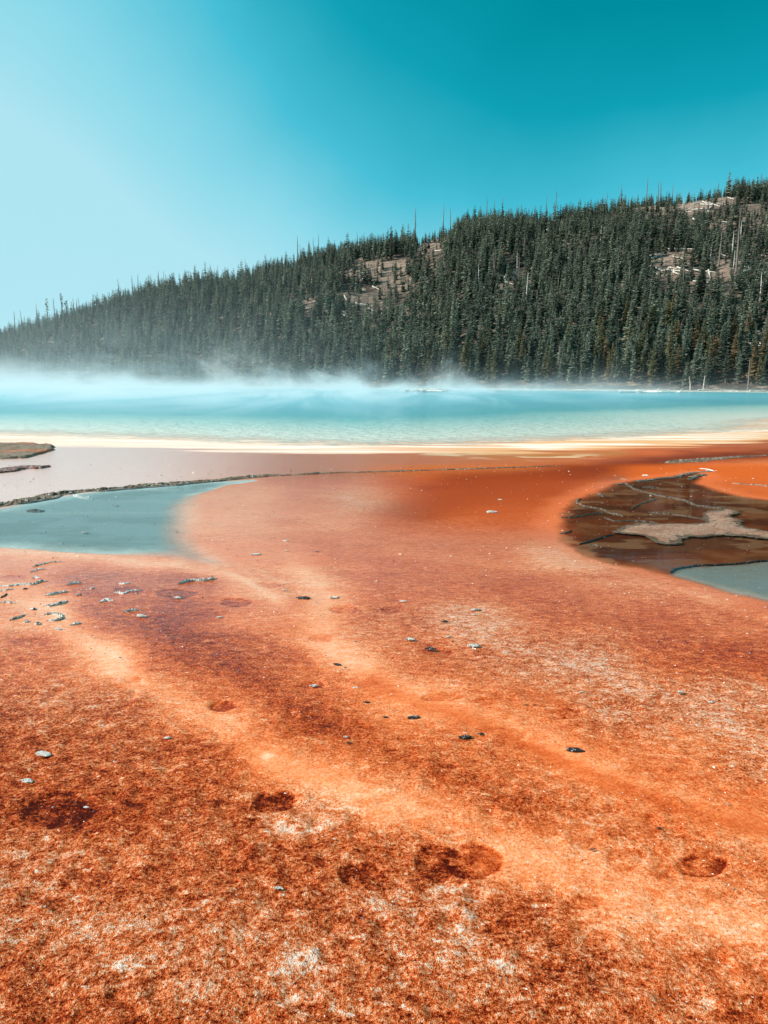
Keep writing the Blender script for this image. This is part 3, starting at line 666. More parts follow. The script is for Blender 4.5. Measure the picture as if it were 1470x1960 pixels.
snag_unique = {795: 'tallest bare dead trunk on the skyline at mid ridge', 1065: 'tall dark dead trunk with stubby twigs on the skyline right of centre', 117: 'thin trunk with a leafy tuft at its top on the low left skyline',
               569: 'tallest of the thin dead trunks above the bare skyline shoulder', 1240: 'tallest bare pole on the top right skyline', 470: 'lone thin dead pole on the skyline left of the shoulder', 226: 'lone bare pole on the left slope of the skyline', 963: 'stout straight dead trunk on the skyline right of mid ridge', 1190: 'leaning dead trunk on the upper skyline'}
for px, py, kd in snag_px:
    X, Y, z, zt = ridge_spot(px, py); hgt_ = max(zt - z, 3)
    me = snag_mesh(rs, hgt_, (4, 26, 12)[kd] if kd < 2 else 10, M_DEAD, bend=.5 if px != 1190 else 1.6)
    lbl = snag_unique.get(px, 'thin bare dead trunk on the ' + seg_label(px))
    if kd == 2:
        root = bpy.data.objects.new('sparse_pine', None); C.objects.link(root); root.location = (X, Y, z)
        o = link('trunk', me, root)
        V = []; Q = []; n = 0
        for k in range(46):
            tt = rs.choice([rs.uniform(.6, 1.02), rs.uniform(.35, 1)]); a_ = rs.uniform(0, 6.28); Rr = rs.uniform(.2, 1.1) * (1.2 - tt * .5); q = rs.uniform(.25, .55)
            c0 = Vector((math.cos(a_) * Rr, math.sin(a_) * Rr, hgt_ * tt)); u_ = Vector((rs.gauss(0, 1), rs.gauss(0, 1), rs.gauss(0, .6))).normalized() * q; v_ = u_.orthogonal().normalized() * q * .8
            V += [tuple(c0 - u_), tuple(c0 - v_), tuple(c0 + u_), tuple(c0 + v_)]; Q.append((n, n + 1, n + 2, n + 3)); n += 4
        link('crown', mesh_np('crown', np.array(V, float), np.array(Q, int), [M_GREEN]), root)
        lb = snag_unique.get(px) or {89: 'ragged sparse pine standing clear of the low left skyline', 126: 'short sparse pine beside the tuft topped trunk, low left skyline'}[px]
        tag(root, lb, 'tree')
    else:
        o = link('dead_trunk', me, loc=(X, Y, z)); tag(o, lbl, 'dead tree', None if px in snag_unique else 'bare dead trunks on the ' + seg_label(px))
# tall dead trunks lower in the wood and at the shore: (px, base py, top py, material, label)
def on_hill(px, py):
    d = ray(px, py); Y = np.linspace(140, 470, 900); X = d[0] / d[1] * Y; Z = hill_z(X, Y); zz = CAM_H + d[2] / d[1] * Y
    k = np.argmax(Z > zz - 1e-3)
    return float(X[k]), float(Y[k]), float(Z[k])
for px, pb, pt, m_, lb in [(1068, 725, 650, M_DEAD, 'tall straight dead trunk rising in front of the dark wood right of centre'), (1323, 744, 719, M_BLEACH, 'short bleached dead tree with a bent top on the far bank'),
                           (1348, 744, 718, M_BLEACH, 'slim bleached snag by the pale logs on the far bank'), (1437, 741, 682, M_DEAD, 'grey dead trunk before the rusty pines at the right edge of the wood'),
                           (1376, 450 + 60, 430, M_DEAD, 'dark dead pole standing in the thin wood high on the right slope'), (1407, 545, 395, M_DEAD, 'very tall dark dead pole high on the right slope'), (535, 700, 655, M_BLEACH, 'pale dead trunk at the wood edge left of centre')]:
    X, Y, z = on_hill(px, pb) if pb < 735 else (float(ray(px, pt)[0] / ray(px, pt)[1]) * (far_y(float(ray(px, pt)[0] / ray(px, pt)[1])) + 3), far_y(float(ray(px, pt)[0] / ray(px, pt)[1])) + 3, .1)
    d = ray(px, pt); zt = CAM_H + d[2] / d[1] * Y
    tag(link('dead_trunk', snag_mesh(rs, zt - z, 18, m_, bend=.3 if px != 1323 else 1.8), loc=(X, Y, z - .2)), lb, 'dead tree')

def log_mesh(r, L_, rad, mat, forks):
    V = []; Q = []; m = 7; n = 7; wob = [r.uniform(-.12, .12) for _ in range(n)]
    for j in range(n):
        t = j / (n - 1); q = rad * (1 - .6 * t)
        for i in range(m): V.append((L_ * (t - .5), math.cos(i * 6.283 / m) * q + wob[j], math.sin(i * 6.283 / m) * q * r.uniform(.9, 1.1)))
    for j in range(n - 1):
        for i in range(m): Q.append((j * m + i, j * m + (i + 1) % m, (j + 1) * m + (i + 1) % m, (j + 1) * m + i))
    T = []
    for e, sgn in ((0, -1), ((n - 1) * m, 1)):
        V.append((L_ * .5 * sgn + .05 * sgn, 0, 0)); c0 = len(V) - 1
        T += [(e + i, e + (i + 1) % m, c0) for i in range(m)]
    for k in range(forks):
        t = r.uniform(-.2, .45) * L_; y_ = r.choice((-1, 1)) * r.uniform(.4, 1.4); z_ = r.uniform(.1, .9); b0 = len(V); w_ = rad * .3
        V += [(t, 0, w_), (t + w_, 0, -w_), (t - w_, 0, -w_), (t + r.uniform(.2, .9), y_, z_)]; T += [(b0, b0 + 1, b0 + 3), (b0 + 1, b0 + 2, b0 + 3), (b0 + 2, b0, b0 + 3)]
    return mesh_np('fallen_log', np.array(V, float), [np.array(Q, int), np.array(T, int)], [mat])
logs = [log_mesh(rs, L_, .20 + .014 * L_, M_BLEACH, f_) for L_, f_ in ((6, 2), (8, 3), (9.5, 4), (5, 1), (7, 3))]
def place_log(X, Y, dx, dy, me, L_, label, group=None, lift=.25, terrain=hill_z, scale=1):
    n_ = math.hypot(dx, dy); dx, dy = dx / n_ * L_ / 2, dy / n_ * L_ / 2
    za, zb = float(terrain(np.array(X - dx), np.array(Y - dy))), float(terrain(np.array(X + dx), np.array(Y + dy)))
    zc = float(terrain(np.array(X), np.array(Y)))
    ax = Vector((2 * dx, 2 * dy, zb - za)).normalized(); az = Vector((0, -.35, 1)); ay = az.cross(ax).normalized(); az = ax.cross(ay)
    mm = Matrix((ax, ay, az)).transposed().to_4x4(); mm.translation = Vector((X, Y, max(zc, (za + zb) / 2) + lift))
    o = link('fallen_log', me); o.matrix_world = mm @ Matrix.Diagonal((scale,) * 3 + (1,)); tag(o, label, 'log', group); return o
LL = [6, 8, 9.5, 5, 7]
for i in range(26):
    px = rs.uniform(900, 1460); X, Y, z = on_hill(px, np.interp(px, [900, 1460], [rs.uniform(450, 620), rs.uniform(400, 600)]))
    tag(link('dead_trunk', snag_mesh(rs, rs.uniform(7, 12), 8, rs.choice([M_DEAD, M_DEAD, M_BLEACH]), bend=.4), loc=(X, Y, z - .3)), 'thin dead trunk standing among the pines on the right half of the slope', 'dead tree', 'dead trunks among the pines on the right slope')
areas = [((1340, 400, 90, 30), 'on the bare top right slope', 20), ((1290, 510, 70, 34), 'on the bare patch halfway up the right slope', 20), ((1400, 520, 50, 34), 'by the right clearing halfway up the hill', 9), ((735, 560, 90, 50), 'scattered below the bare tan arc left of mid hill', 18),
         ((830, 460, 36, 26), 'on the bare notch just under mid ridge', 9), ((950, 560, 60, 30), 'among thin trees at mid hill', 8), ((1180, 450, 70, 30), 'among the trees below the upper skyline', 9), ((345, 562, 12, 8), 'in the small clearing on the left slope', 3), ((1445, 660, 22, 20), 'near the right edge low on the hill', 4), ((900, 625, 30, 12), 'in the low gap right of centre', 4), ((1060, 440, 30, 10), 'under the skyline right of mid ridge', 4)]
for (cx, cy, rx, ry), where, cnt in areas:
    for i in range(cnt):
        px = cx + rs.uniform(-1, 1) * rx; py = cy + rs.uniform(-1, 1) * ry
        X, Y, Z = on_hill(px, py); k = rs.randrange(5)
        ang = rs.choice([rs.gauss(-50, 16), rs.gauss(-50, 16), rs.gauss(-140, 20), rs.gauss(-80, 10), rs.gauss(0, 12)])
        place_log(X, Y, math.cos(math.radians(ang)), math.sin(math.radians(ang)), logs[k], LL[k], 'bleached fallen log ' + where, 'bleached fallen logs ' + where, lift=.45)
for i, (px, ang, k, sc_, lb) in enumerate([(1228, 12, 0, .42, 'pale forked driftwood log at the water edge of the far bank'), (1275, -4, 3, .42, 'short white driftwood log on the far bank right of the forked one'), (1352, 4, 4, .55, 'long pale log lying before the slim bleached snag on the far bank'),
                                           (1400, -8, 0, .5, 'white log on the far bank below the rusty pines'), (1452, 14, 1, .55, 'thick pale log at the right end of the far bank'), (1130, 3, 3, .42, 'small pale log on the far bank right of centre')]):
    d = ray(px, 740); sx = float(d[0] / d[1]); Y = far_y(sx) + 1.0
    place_log(sx * Y, Y, math.cos(math.radians(ang)), math.sin(math.radians(ang)), logs[k], LL[k], lb, lift=.0, terrain=lambda x, y: np.array(.32), scale=sc_)

# ------------------------------------------------------------------ mineral crust: ridges, islands, fragments
def crust_mat(name, dark, mid, white, wlo, whi, sc_=1.0):
    k = Mat(name); P = k.pos(); n1 = k.noise(P, 14 * sc_, 5, .7); n2 = k.noise(P, 45 * sc_, 4, .7); n3 = k.noise(P, 5 * sc_, 4, .6)
    c = k.ramp(n3, [(.35, dark), (.6, mid)])
    sp = k.n('ShaderNodeSeparateXYZ'); ge = k.n('ShaderNodeNewGeometry'); k.l(ge.outputs['Normal'], sp.inputs[0])
    wmask = k.n('ShaderNodeMapRange'); wmask.inputs['From Min'].default_value = wlo; wmask.inputs['From Max'].default_value = whi
    k.l(k.mth('ADD', k.mth('MULTIPLY', n1, .55), k.mth('MULTIPLY', n2, .45)), wmask.inputs['Value'])
    c = k.mix(wmask.outputs[0], c, white)
    k.l(k.bsdf(Base_Color=c, Roughness=.55, Normal=k.bump(k.mth('ADD', n1, n2), .9, .03)).outputs[0], k.out.inputs[0]); return k.m
K_RIDGE = crust_mat('ridge_crust', lin('33241a'), lin('86684c'), lin('f2e6d6'), .54, .60)
K_WHITE = crust_mat('white_crust', lin('4a3a30'), lin('cdbcac'), lin('fffaf4'), .36, .47, 2)
K_PALE = crust_mat('pale_crust', lin('8a7a6c'), lin('d6cabc'), lin('fffaf2'), .44, .54, 2.5)
K_DARK = crust_mat('dark_crust', lin('16100e'), lin('35251e'), lin('f6f2ee'), .55, .58, 3)
K_MIX = crust_mat('mixed_crust', lin('43281c'), lin('7a5a48'), lin('fff8ee'), .44, .50, 2.2)
K_RIM = crust_mat('rim_crust', lin('4a3529'), lin('8c6850'), lin('f0d8c6'), .50, .57, 2.0)
def crust_strip(name, label, cat, pts, widths, heights, mat, seed, step=.03, group=None, world=False, cross=11, seg=None):
    Wp = np.array(pts, float) if world else world_line(pts)
    L_ = np.r_[0, np.cumsum(np.hypot(*np.diff(Wp, axis=0).T))]
    n = max(8, int(L_[-1] / step)); u = np.linspace(0, L_[-1], n)
    px_, py_ = np.interp(u, L_, Wp[:, 0]), np.interp(u, L_, Wp[:, 1])
    ker = np.ones(max(3, n // 30)) / max(3, n // 30); pad = len(ker)
    if n > 20:
        px_ = np.convolve(np.pad(px_, pad, 'reflect', reflect_type='odd'), ker, 'same')[pad:-pad]; py_ = np.convolve(np.pad(py_, pad, 'reflect', reflect_type='odd'), ker, 'same')[pad:-pad]
    tx_, ty_ = np.gradient(px_), np.gradient(py_); q = np.hypot(tx_, ty_) + 1e-9; nx, ny = -ty_ / q, tx_ / q
    wd = np.interp(u, L_, widths) if np.ndim(widths) else np.full(n, widths); hg = np.interp(u, L_, heights) if np.ndim(heights) else np.full(n, heights)
    end = sstep(u, -1e-6, min(L_[-1] * .25, wd.max() * 1.2)) * sstep(L_[-1] - u, -1e-6, min(L_[-1] * .25, wd.max() * 1.2)); end = .12 + .88 * end
    f = 1.0 / max(wd.mean(), .02)
    w1 = wd * end * (.55 + .9 * fbm(u * f * .35, u * 0 + seed, 3, seed)); off_ = (fbm(u * f * .3, u * 0 + 9.1, 3, seed + 3) - .5) * wd * .9
    c = np.linspace(-1, 1, cross)
    X = px_[:, None] + nx[:, None] * (c[None, :] * w1[:, None] * .5 + off_[:, None]); Y = py_[:, None] + ny[:, None] * (c[None, :] * w1[:, None] * .5 + off_[:, None])
    rough = fbm(X * f * 4.5, Y * f * 4.5, 4, seed + 5)
    Z = (1 - np.abs(c[None, :]) ** 2.2) * hg[:, None] * end[:, None] * (.15 + 1.3 * sstep(rough, .35, .65)) * (.4 + fbm(u * f * .8, u * 0, 3, seed + 8))[:, None] - .006 * (np.abs(c[None, :]) > .99)
    Z = Z + .004 * (np.abs(c[None, :]) <= .99)
    Z = np.where(np.abs(c[None, :]) > .99, -.03, Z)
    o = link(name, mesh_np(name, np.stack([X, Y, Z], -1).reshape(-1, 3), grid_faces(n, cross), [mat], smooth=False)); tag(o, label, cat, group); return o
crust_strip('crust_ridge', 'long dark crusted ridge curving across the runoff above the grey blue pool', 'crust ridge',
            [(-250, 1012), (-120, 988), (0, 967), (60, 957), (100, 949), (160, 942), (250, 933), (370, 923), (440, 917), (500, 912), (560, 909), (640, 905), (760, 902), (900, 898), (1000, 894), (1085, 891)],
            [.42, .42, .42, .52, .52, .42, .44, .38, .34, .3, .22, .14, .12, .12, .10, .06], [.03, .03, .03, .035, .035, .03, .03, .027, .025, .024, .02, .016, .015, .015, .012, .01], K_RIDGE, 3, step=.022, cross=17)
crust_strip('crust_ridge', 'dark jagged crust ridge at the right above the bright orange flat', 'crust ridge',
            [(1256, 886), (1290, 886), (1330, 882), (1390, 876), (1470, 872), (1640, 868), (1800, 868)], [.12, .55, .5, .28, .16, .15, .1], [.01, .03, .03, .02, .015, .012, .01], K_RIDGE, 8, step=.03, cross=15)
crust_strip('crust_ridge', 'thin pale crust line on the orange flat at the right edge', 'crust ridge', [(1400, 925), (1440, 928), (1480, 931), (1600, 936)], .10, .014, K_RIM, 12, step=.02)
Z7 = lambda L_: [(1040 + x / 3.419, 870 + y / 3.419) for x, y in L_]
for i, (pl, w_, h_, mt, lb) in enumerate([
        ([(240, 288), (215, 312), (260, 335), (380, 355), (450, 385), (520, 400)], .075, .014, K_RIM, 'hooked pale crust line at the left of the brown pool'),
        ([(110, 415), (180, 412), (240, 400), (330, 385), (400, 380)], .05, .010, K_RIM, 'pale crust line crossing the left shore of the brown pool'),
        ([(400, 410), (460, 436), (600, 435), (700, 440), (830, 475)], .05, .012, K_RIM, 'angled pale crust line in the middle of the brown pool'),
        ([(470, 195), (540, 190), (600, 225), (700, 255), (800, 275), (930, 300), (1000, 330), (1100, 345), (1240, 360)], .10, .016, K_RIM, 'long pale crust line running from the brown pool top to the gravel tip'),
        ([(580, 350), (640, 320), (740, 290)], .07, .012, K_RIM, 'short pale crust branch in the upper brown pool'),
        ([(110, 517), (150, 512), (185, 498)], .06, .014, K_RIM, 'pale twig shaped crust at the left tip of the brown pool'),
        ([(235, 585), (300, 572), (370, 545), (460, 522)], .06, .012, K_DARK, 'dark broken crust line left of the gravel patch'),
        ([(300, 590), (350, 592), (380, 608)], .03, .008, K_RIM, 'tiny pale crust hook above the sky reflection in the brown pool'),
        ([(690, 376), (850, 390), (1040, 420)], .04, .008, K_RIM, 'faint straight crust line above the gravel patch'),
        ([(830, 772), (860, 748), (1000, 726), (1150, 721), (1300, 710), (1480, 690)], .05, .010, K_DARK, 'dark crack line along the top of the grey gravel corner'),
        ([(600, 178), (700, 166), (880, 145), (960, 122), (1110, 108)], .22, .022, K_RIM, 'white speckled crust along the top shore of the brown pool'),
        ([(945, 165), (1000, 145), (1060, 128)], .30, .03, K_RIDGE, 'dark crust wedge at the top shore of the brown pool'),
        ([(640, 215), (700, 212), (765, 218)], .28, .014, K_RIM, 'small flat pale crust patch near the top of the brown pool'),
        ([(360, 250), (375, 262), (390, 275)], .10, .014, K_RIM, 'short pale crust stroke at the upper left of the brown pool'),
        ([(450, 160), (500, 158), (545, 164)], .12, .014, K_RIM, 'little pale crust bar above the brown pool'),
        ([(645, 137), (690, 138)], .16, .02, K_WHITE, 'small white crust lump on orange above the brown pool'),
        ([(1020, 92), (1080, 96), (1120, 110)], .12, .014, K_WHITE, 'white crust streak above the wedge at the brown pool')]):
    crust_strip('crust_line', lb, 'mineral crust', Z7(pl), w_ * (.42 if w_ < .09 else .6), h_ * .6, mt, 20 + i, step=.018, cross=9)
# exposed gravel sheet inside the brown pool
Xg = np.arange(GRAVEL[:, 0].min() - .1, min(GRAVEL[:, 0].max(), 12) + .1, .035); Yg = np.arange(GRAVEL[:, 1].min() - .1, GRAVEL[:, 1].max() + .1, .03)
gx_, gy_ = np.meshgrid(Xg, Yg); dg = poly_sdf(gx_, gy_, GRAVEL) + (fbm(gx_ * 2.2, gy_ * 2.2, 5, 5) - .5) * .55
zg = .012 + np.clip(dg, -.1, .3) * .05 + fbm(gx_ * 14, gy_ * 14, 3, 6) * .014
kg = Mat('gravel'); P = kg.pos(); n_ = kg.noise(P, 38, 4, .8); crk = kg.n('ShaderNodeTexVoronoi', feature='DISTANCE_TO_EDGE'); crk.inputs['Scale'].default_value = 1.3
kg.l(kg.mapping(P, scale=(1, 1.4, 1)), crk.inputs['Vector'])
cc = kg.ramp(n_, [(.3, lin('5a4033')), (.46, lin('98705a')), (.6, lin('c89a80')), (.75, lin('eccab2'))])
cc = kg.mix(kg.mth('MULTIPLY', kg.mth('LESS_THAN', crk.outputs['Distance'], .012), .5), cc, lin('5a4030'))
cc = kg.mix(kg.ramp(kg.noise(P, 2.2, 5, .7), [(.46, (0, 0, 0)), (.6, (.75, .75, .75))]), cc, lin('8a5c42'))
kg.l(kg.bsdf(Base_Color=cc, Roughness=.85, Normal=kg.bump(n_, .8, .02)).outputs[0], kg.out.inputs[0])
Vg, fg, _ = compact(np.stack([gx_, gy_, zg], -1).reshape(-1, 3), grid_faces(len(Yg), len(Xg), (dg > .01).ravel()), {})
tag(link('gravel_patch', mesh_np('gravel_patch', Vg, fg, [kg.m], smooth=True)), 'dry pale pinkish gravel patch showing above the brown pool', kind='structure')
# crusted islands at the left
def island(label, outline, seed, hgt_, mat):
    Pw = world_line(outline); X_ = np.arange(Pw[:, 0].min() - .1, Pw[:, 0].max() + .1, .045); Y_ = np.arange(Pw[:, 1].min() - .1, Pw[:, 1].max() + .1, .06)
    x_, y_ = np.meshgrid(X_, Y_); d_ = poly_sdf(x_, y_, Pw) + (fbm(x_ * 2.5, y_ * 1.6, 4, seed) - .5) * .3
    z_ = np.clip(d_ * 1.2, -.04, hgt_) * (.5 + .8 * sstep(fbm(x_ * 2.2, y_ * 2.6, 4, seed + 1), .3, .7)) + fbm(x_ * 9, y_ * 9, 3, seed + 2) * .03 * (d_ > 0)
    V_, f_, _ = compact(np.stack([x_, y_, z_], -1).reshape(-1, 3), grid_faces(len(Y_), len(X_), (d_ > -.04).ravel()), {})
    return tag(link('crust_island', mesh_np('crust_island', V_, f_, [mat])), label, 'crust island')
ki = Mat('island_crust'); P = ki.pos(); n1 = ki.noise(ki.mapping(P, scale=(.35, 1.3, 1)), 3.2, 5, .7, .4); n2 = ki.noise(P, 16, 4, .75)
ci = ki.ramp(ki.mth('MULTIPLY_ADD', n2, .5, ki.mth('MULTIPLY', n1, .5)), [(.34, lin('2a2420')), (.44, lin('6a5a48')), (.52, lin('9c8570')), (.58, lin('5c4030')), (.66, lin('e9dccf'))])
ci = ki.mix(ki.ramp(ki.noise(P, .7, 3, .5), [(.52, (0, 0, 0)), (.62, (1, 1, 1))]), ci, ki.mix(.5, ci, lin('c8652a')))
ki.l(ki.bsdf(Base_Color=ci, Roughness=.8, Normal=ki.bump(n2, .9, .04)).outputs[0], ki.out.inputs[0])
island('flat brown crusted island at the left edge below the pool rim', [(-260, 862), (-80, 852), (0, 850), (60, 850), (104, 853), (100, 862), (80, 870), (50, 877), (0, 879), (-120, 884), (-260, 884)], 4, .04, ki.m)
kr = crust_mat('red_crust', lin('4a2016'), lin('8a4630'), lin('f4e4dc'), .52, .6)
island('narrow reddish crust bar below the flat brown island at the left', [(-30, 901), (5, 898), (30, 895), (60, 893), (84, 894), (94, 893), (80, 897), (50, 898), (30, 903), (0, 905)], 9, .03, kr)

def lump_mesh(seed, mat):
    import bmesh
    bmm = bmesh.new(); bmesh.ops.create_icosphere(bmm, subdivisions=3, radius=.5)
    co = np.array([v.co[:] for v in bmm.verts]); r_ = .65 + .8 * fbm(co[:, 0] * 3.2 + seed * 7 + co[:, 2], co[:, 1] * 3.2 + co[:, 2] * 2 + seed, 3, seed) + .25 * (vnoise(co[:, 0] * 11 + co[:, 2] * 7, co[:, 1] * 11, seed) - .5)
    for v, q in zip(bmm.verts, r_):
        v.co *= q; v.co.z = max(v.co.z, -.12)
    me = bpy.data.meshes.new('crust_fragment'); bmm.to_mesh(me); bmm.free(); me.materials.append(mat); return me
lumps = {k: [lump_mesh(i + j * 5, m_) for i in range(4)] for j, (k, m_) in enumerate((('d', K_DARK), ('w', K_PALE), ('m', K_MIX)))}
def fragment(px, py, ln, kind, label, group=None, flat=.26, asp=.46, ang=None):
    X, Y = ground(px, py); dist = math.hypot(X, Y); L_ = .74 * ln / F * math.hypot(dist, CAM_H)
    o = link('crust_fragment', lumps[kind][rs.randrange(4)]); o.location = (X, Y, .006)
    o.scale = (L_ * 1.0, L_ * asp, L_ * flat); o.rotation_euler = (0, 0, math.radians(rs.uniform(-18, 25) if ang is None else ang)); return tag(o, label, 'mineral crust', group)
for px, py, ln, kind, lb in [
        (942, 981, 27, 'w', 'bright white crust flake alone on the deep orange flow above centre'), (1100, 1438, 38, 'd', 'largest near black pebbly crust lump, on orange right of the middle'), (82, 1445, 34, 'w', 'upper of two pale elongated crust shards at the left edge'),
        (52, 1497, 28, 'w', 'lower of two pale elongated crust shards at the left edge'), (532, 1702, 17, 'w', 'single pale pebble in the speckled mat near the bottom'), (1302, 1326, 18, 'w', 'white pebble with a dark side on the right speckled band'),
        (1134, 1628, 12, 'd', 'small black pebble left of the faint ring marks at lower right'), (1262, 1587, 11, 'd', 'small dark pebble above the faint ring marks at lower right'), (791, 1375, 30, 'd', 'dark flat crust fragment in the middle, left of the largest black lump'),
        (890, 1413, 30, 'd', 'long thin dark fragment left of the largest black lump'), (920, 1406, 14, 'd', 'small dark fragment touching the long thin one, left of the black lump'), (645, 1273, 20, 'd', 'dark oval pebble on the light orange streak, middle of the flat'),
        (600, 1314, 20, 'm', 'speckled fragment left of and below the dark oval pebble'), (680, 1318, 16, 'm', 'speckled fragment with a red stain to its right, below the dark oval pebble'), (702, 1346, 18, 'd', 'dark nodular pebble below the speckled fragment, middle of the flat'),
        (662, 1412, 12, 'm', 'upper of a tiny pair of pebbles below the middle'), (667, 1423, 12, 'd', 'lower darker one of a tiny pair of pebbles below the middle'), (320, 1414, 16, 'm', 'grey pebble on red mat left of the light streak'),
        (906, 1237, 32, 'm', 'long speckled fragment casting a dark stain, right of the middle'), (825, 1243, 28, 'd', 'thin dark fragment left of the long speckled one'), (785, 1225, 24, 'm', 'speckled crust chip above the thin dark fragment'), (857, 1220, 13, 'm', 'small round chip above the long speckled fragment'),
        (910, 1168, 24, 'm', 'pale topped fragment on the light patch, right of the middle'), (907, 1177, 11, 'm', 'tiny chip just below the pale topped fragment'), (772, 1152, 18, 'm', 'speckled chip above the middle of the flat'), (852, 1191, 18, 'd', 'thin dark sliver below the speckled chips'),
        (640, 1145, 24, 'm', 'nodular chip right of the thin twin slivers'), (580, 1146, 32, 'd', 'thin dark sliver left of the nodular chip'), (545, 1130, 14, 'm', 'short chip above the thin dark sliver'), (490, 1062, 25, 'm', 'dark and white crust piece by the tip of the grey blue pool'),
        (547, 1036, 15, 'm', 'slanted chip right of the grey blue pool'), (549, 1055, 11, 'm', 'small chip under the slanted one, right of the grey blue pool'), (607, 1057, 11, 'd', 'lone dark chip far right of the grey blue pool'),
        (738, 1374, 12, 'd', 'small dark pebble left of the dark flat fragment'), (1007, 1351, 10, 'd', 'left one of two tiny dark pebbles right of the middle'), (1024, 1351, 10, 'd', 'right one of two tiny dark pebbles right of the middle'),
        (1360, 1345, 14, 'm', 'grey chip right of the white pebble on the speckled band'), (1112, 1326, 10, 'w', 'small pale pebble left of the white one on the speckled band'), (222, 968, 13, 'm', 'dark chip standing in the grey blue pool'),
        (162, 1020, 17, 'w', 'pale broken flake standing in the grey blue pool'), (103, 1547, 9, 'd', 'small black pebble in the dark stain at lower left'), (165, 1547, 13, 'm', 'grey sliver right of the black pebble at lower left'),
        (340, 1145, 18, 'w', 'pale curved chip right of the crust cluster at left'), (271, 1180, 25, 'w', 'ring shaped pale chip at the lower right of the crust cluster'), (421, 1182, 14, 'm', 'dark little chip right of the ring shaped one'), (681, 1229, 7, 'd', 'tiny black pebble on the light streak above the dark oval pebble'),
        (207, 1330, 8, 'm', 'tiny grey pebble on the speckled mat at left'), (974, 1077, 7, 'w', 'tiny white chip below the bright white flake'), (957, 957, 10, 'w', 'thin pale chip above the bright white flake'), (925, 1221, 8, 'w', 'tiny white chip right of the small round chip'),
        (1392, 1541, 8, 'w', 'tiny white chip near the lower right edge'), (640, 1608, 7, 'w', 'tiny white chip above the dark oval stain near the bottom')]:
    fragment(px, py, ln, kind, lb)
Z6 = lambda L_: [(x / 4.9, 1060 + y / 4.9) for x, y in L_]
for i, (pl, w_, mt, lb) in enumerate([
        ([(300, 122), (380, 102), (480, 82), (590, 76)], .05, K_MIX, 'topmost pale and red crust ridgelet of the left cluster'), ([(280, 172), (350, 150), (440, 144)], .05, K_WHITE, 'second pale ridgelet from the top of the left cluster'),
        ([(300, 225), (340, 218), (385, 226)], .06, K_WHITE, 'short pale ridgelet below the second in the left cluster'), ([(-120, 312), (0, 305), (100, 308), (200, 285), (300, 290), (380, 258), (450, 256)], .09, K_MIX, 'longest wavy white and black ridgelet of the left cluster'),
        ([(-60, 360), (60, 345), (150, 330)], .055, K_MIX, 'ridgelet under the longest one, at the left edge'), ([(210, 336), (265, 330)], .07, K_DARK, 'black lump under the longest ridgelet of the left cluster'), ([(0, 415), (40, 398), (70, 378)], .03, K_DARK, 'dark hooked ridgelet at the left edge of the cluster'),
        ([(620, 288), (700, 275), (770, 270)], .04, K_WHITE, 'thin pale ridgelet right of the longest one'), ([(420, 388), (520, 372), (640, 350)], .05, K_WHITE, 'pale ridgelet beside the grey stain in the left cluster'), ([(0, 462), (60, 458), (140, 465)], .04, K_MIX, 'low ridgelet at the left edge under the hooked one'),
        ([(405, 488), (500, 480), (560, 468), (640, 440)], .08, K_MIX, 'stout double ridgelet in the middle of the left cluster'), ([(280, 516), (345, 522)], .06, K_MIX, 'short ridgelet left below the stout double one'), ([(80, 628), (160, 605), (240, 576)], .04, K_MIX, 'slanting thin ridgelet at lower left of the cluster'),
        ([(410, 572), (480, 558), (570, 570), (575, 605), (540, 622), (440, 630)], .05, K_MIX, 'curled ridgelet forming a hook in the lower left cluster'), ([(220, 640), (275, 636)], .06, K_MIX, 'small oval ridgelet left of the curled one'), ([(320, 662), (390, 655)], .06, K_MIX, 'small oval ridgelet below the curled one'),
        ([(650, 668), (700, 655), (760, 645)], .06, K_WHITE, 'pale bar right below the curled ridgelet'), ([(1110, 282), (1170, 285), (1230, 278)], .045, K_WHITE, 'pale ridgelet in the upper right of the left cluster'), ([(1065, 368), (1120, 362), (1150, 380), (1210, 355), (1325, 345)], .055, K_WHITE, 'long bent pale ridgelet in the right part of the cluster'),
        ([(940, 455), (1000, 435), (1065, 442)], .08, K_WHITE, 'knobbly pale mound below the long bent ridgelet'), ([(1155, 545), (1220, 530), (1305, 525)], .035, K_WHITE, 'slim curved pale ridgelet below the knobbly mound'), ([(840, 328), (890, 322)], .04, K_WHITE, 'tiny pale arc at the middle of the left cluster'),
        ([(710, 386), (765, 382)], .05, K_MIX, 'tiny ridgelet below the tiny pale arc'), ([(505, 712), (580, 715)], .06, K_MIX, 'low dark rimmed ridgelet at the bottom of the left cluster')]):
    crust_strip('crust_ridgelet', lb, 'mineral crust', Z6(pl), w_ * .65, .010, mt, 60 + i, step=.009, cross=9)
crust_strip('crust_ridgelet', 'long dark sliver with a white edge just below the grey blue pool', 'mineral crust', [(340, 1118), (360, 1113), (390, 1111), (416, 1107)], .05, .02, K_MIX, 95, step=.01, cross=9)
crust_strip('crust_ridgelet', 'broken dark crust bits just under the long ridge at left', 'mineral crust', [(50, 977), (62, 979), (75, 979), (83, 977)], .16, .02, K_RIDGE, 97, step=.014, cross=9)
crust_strip('crust_ridgelet', 'white crust spur branching down from the long ridge at left', 'mineral crust', [(140, 948), (160, 952), (178, 955)], .09, .02, K_WHITE, 98, step=.014, cross=9)

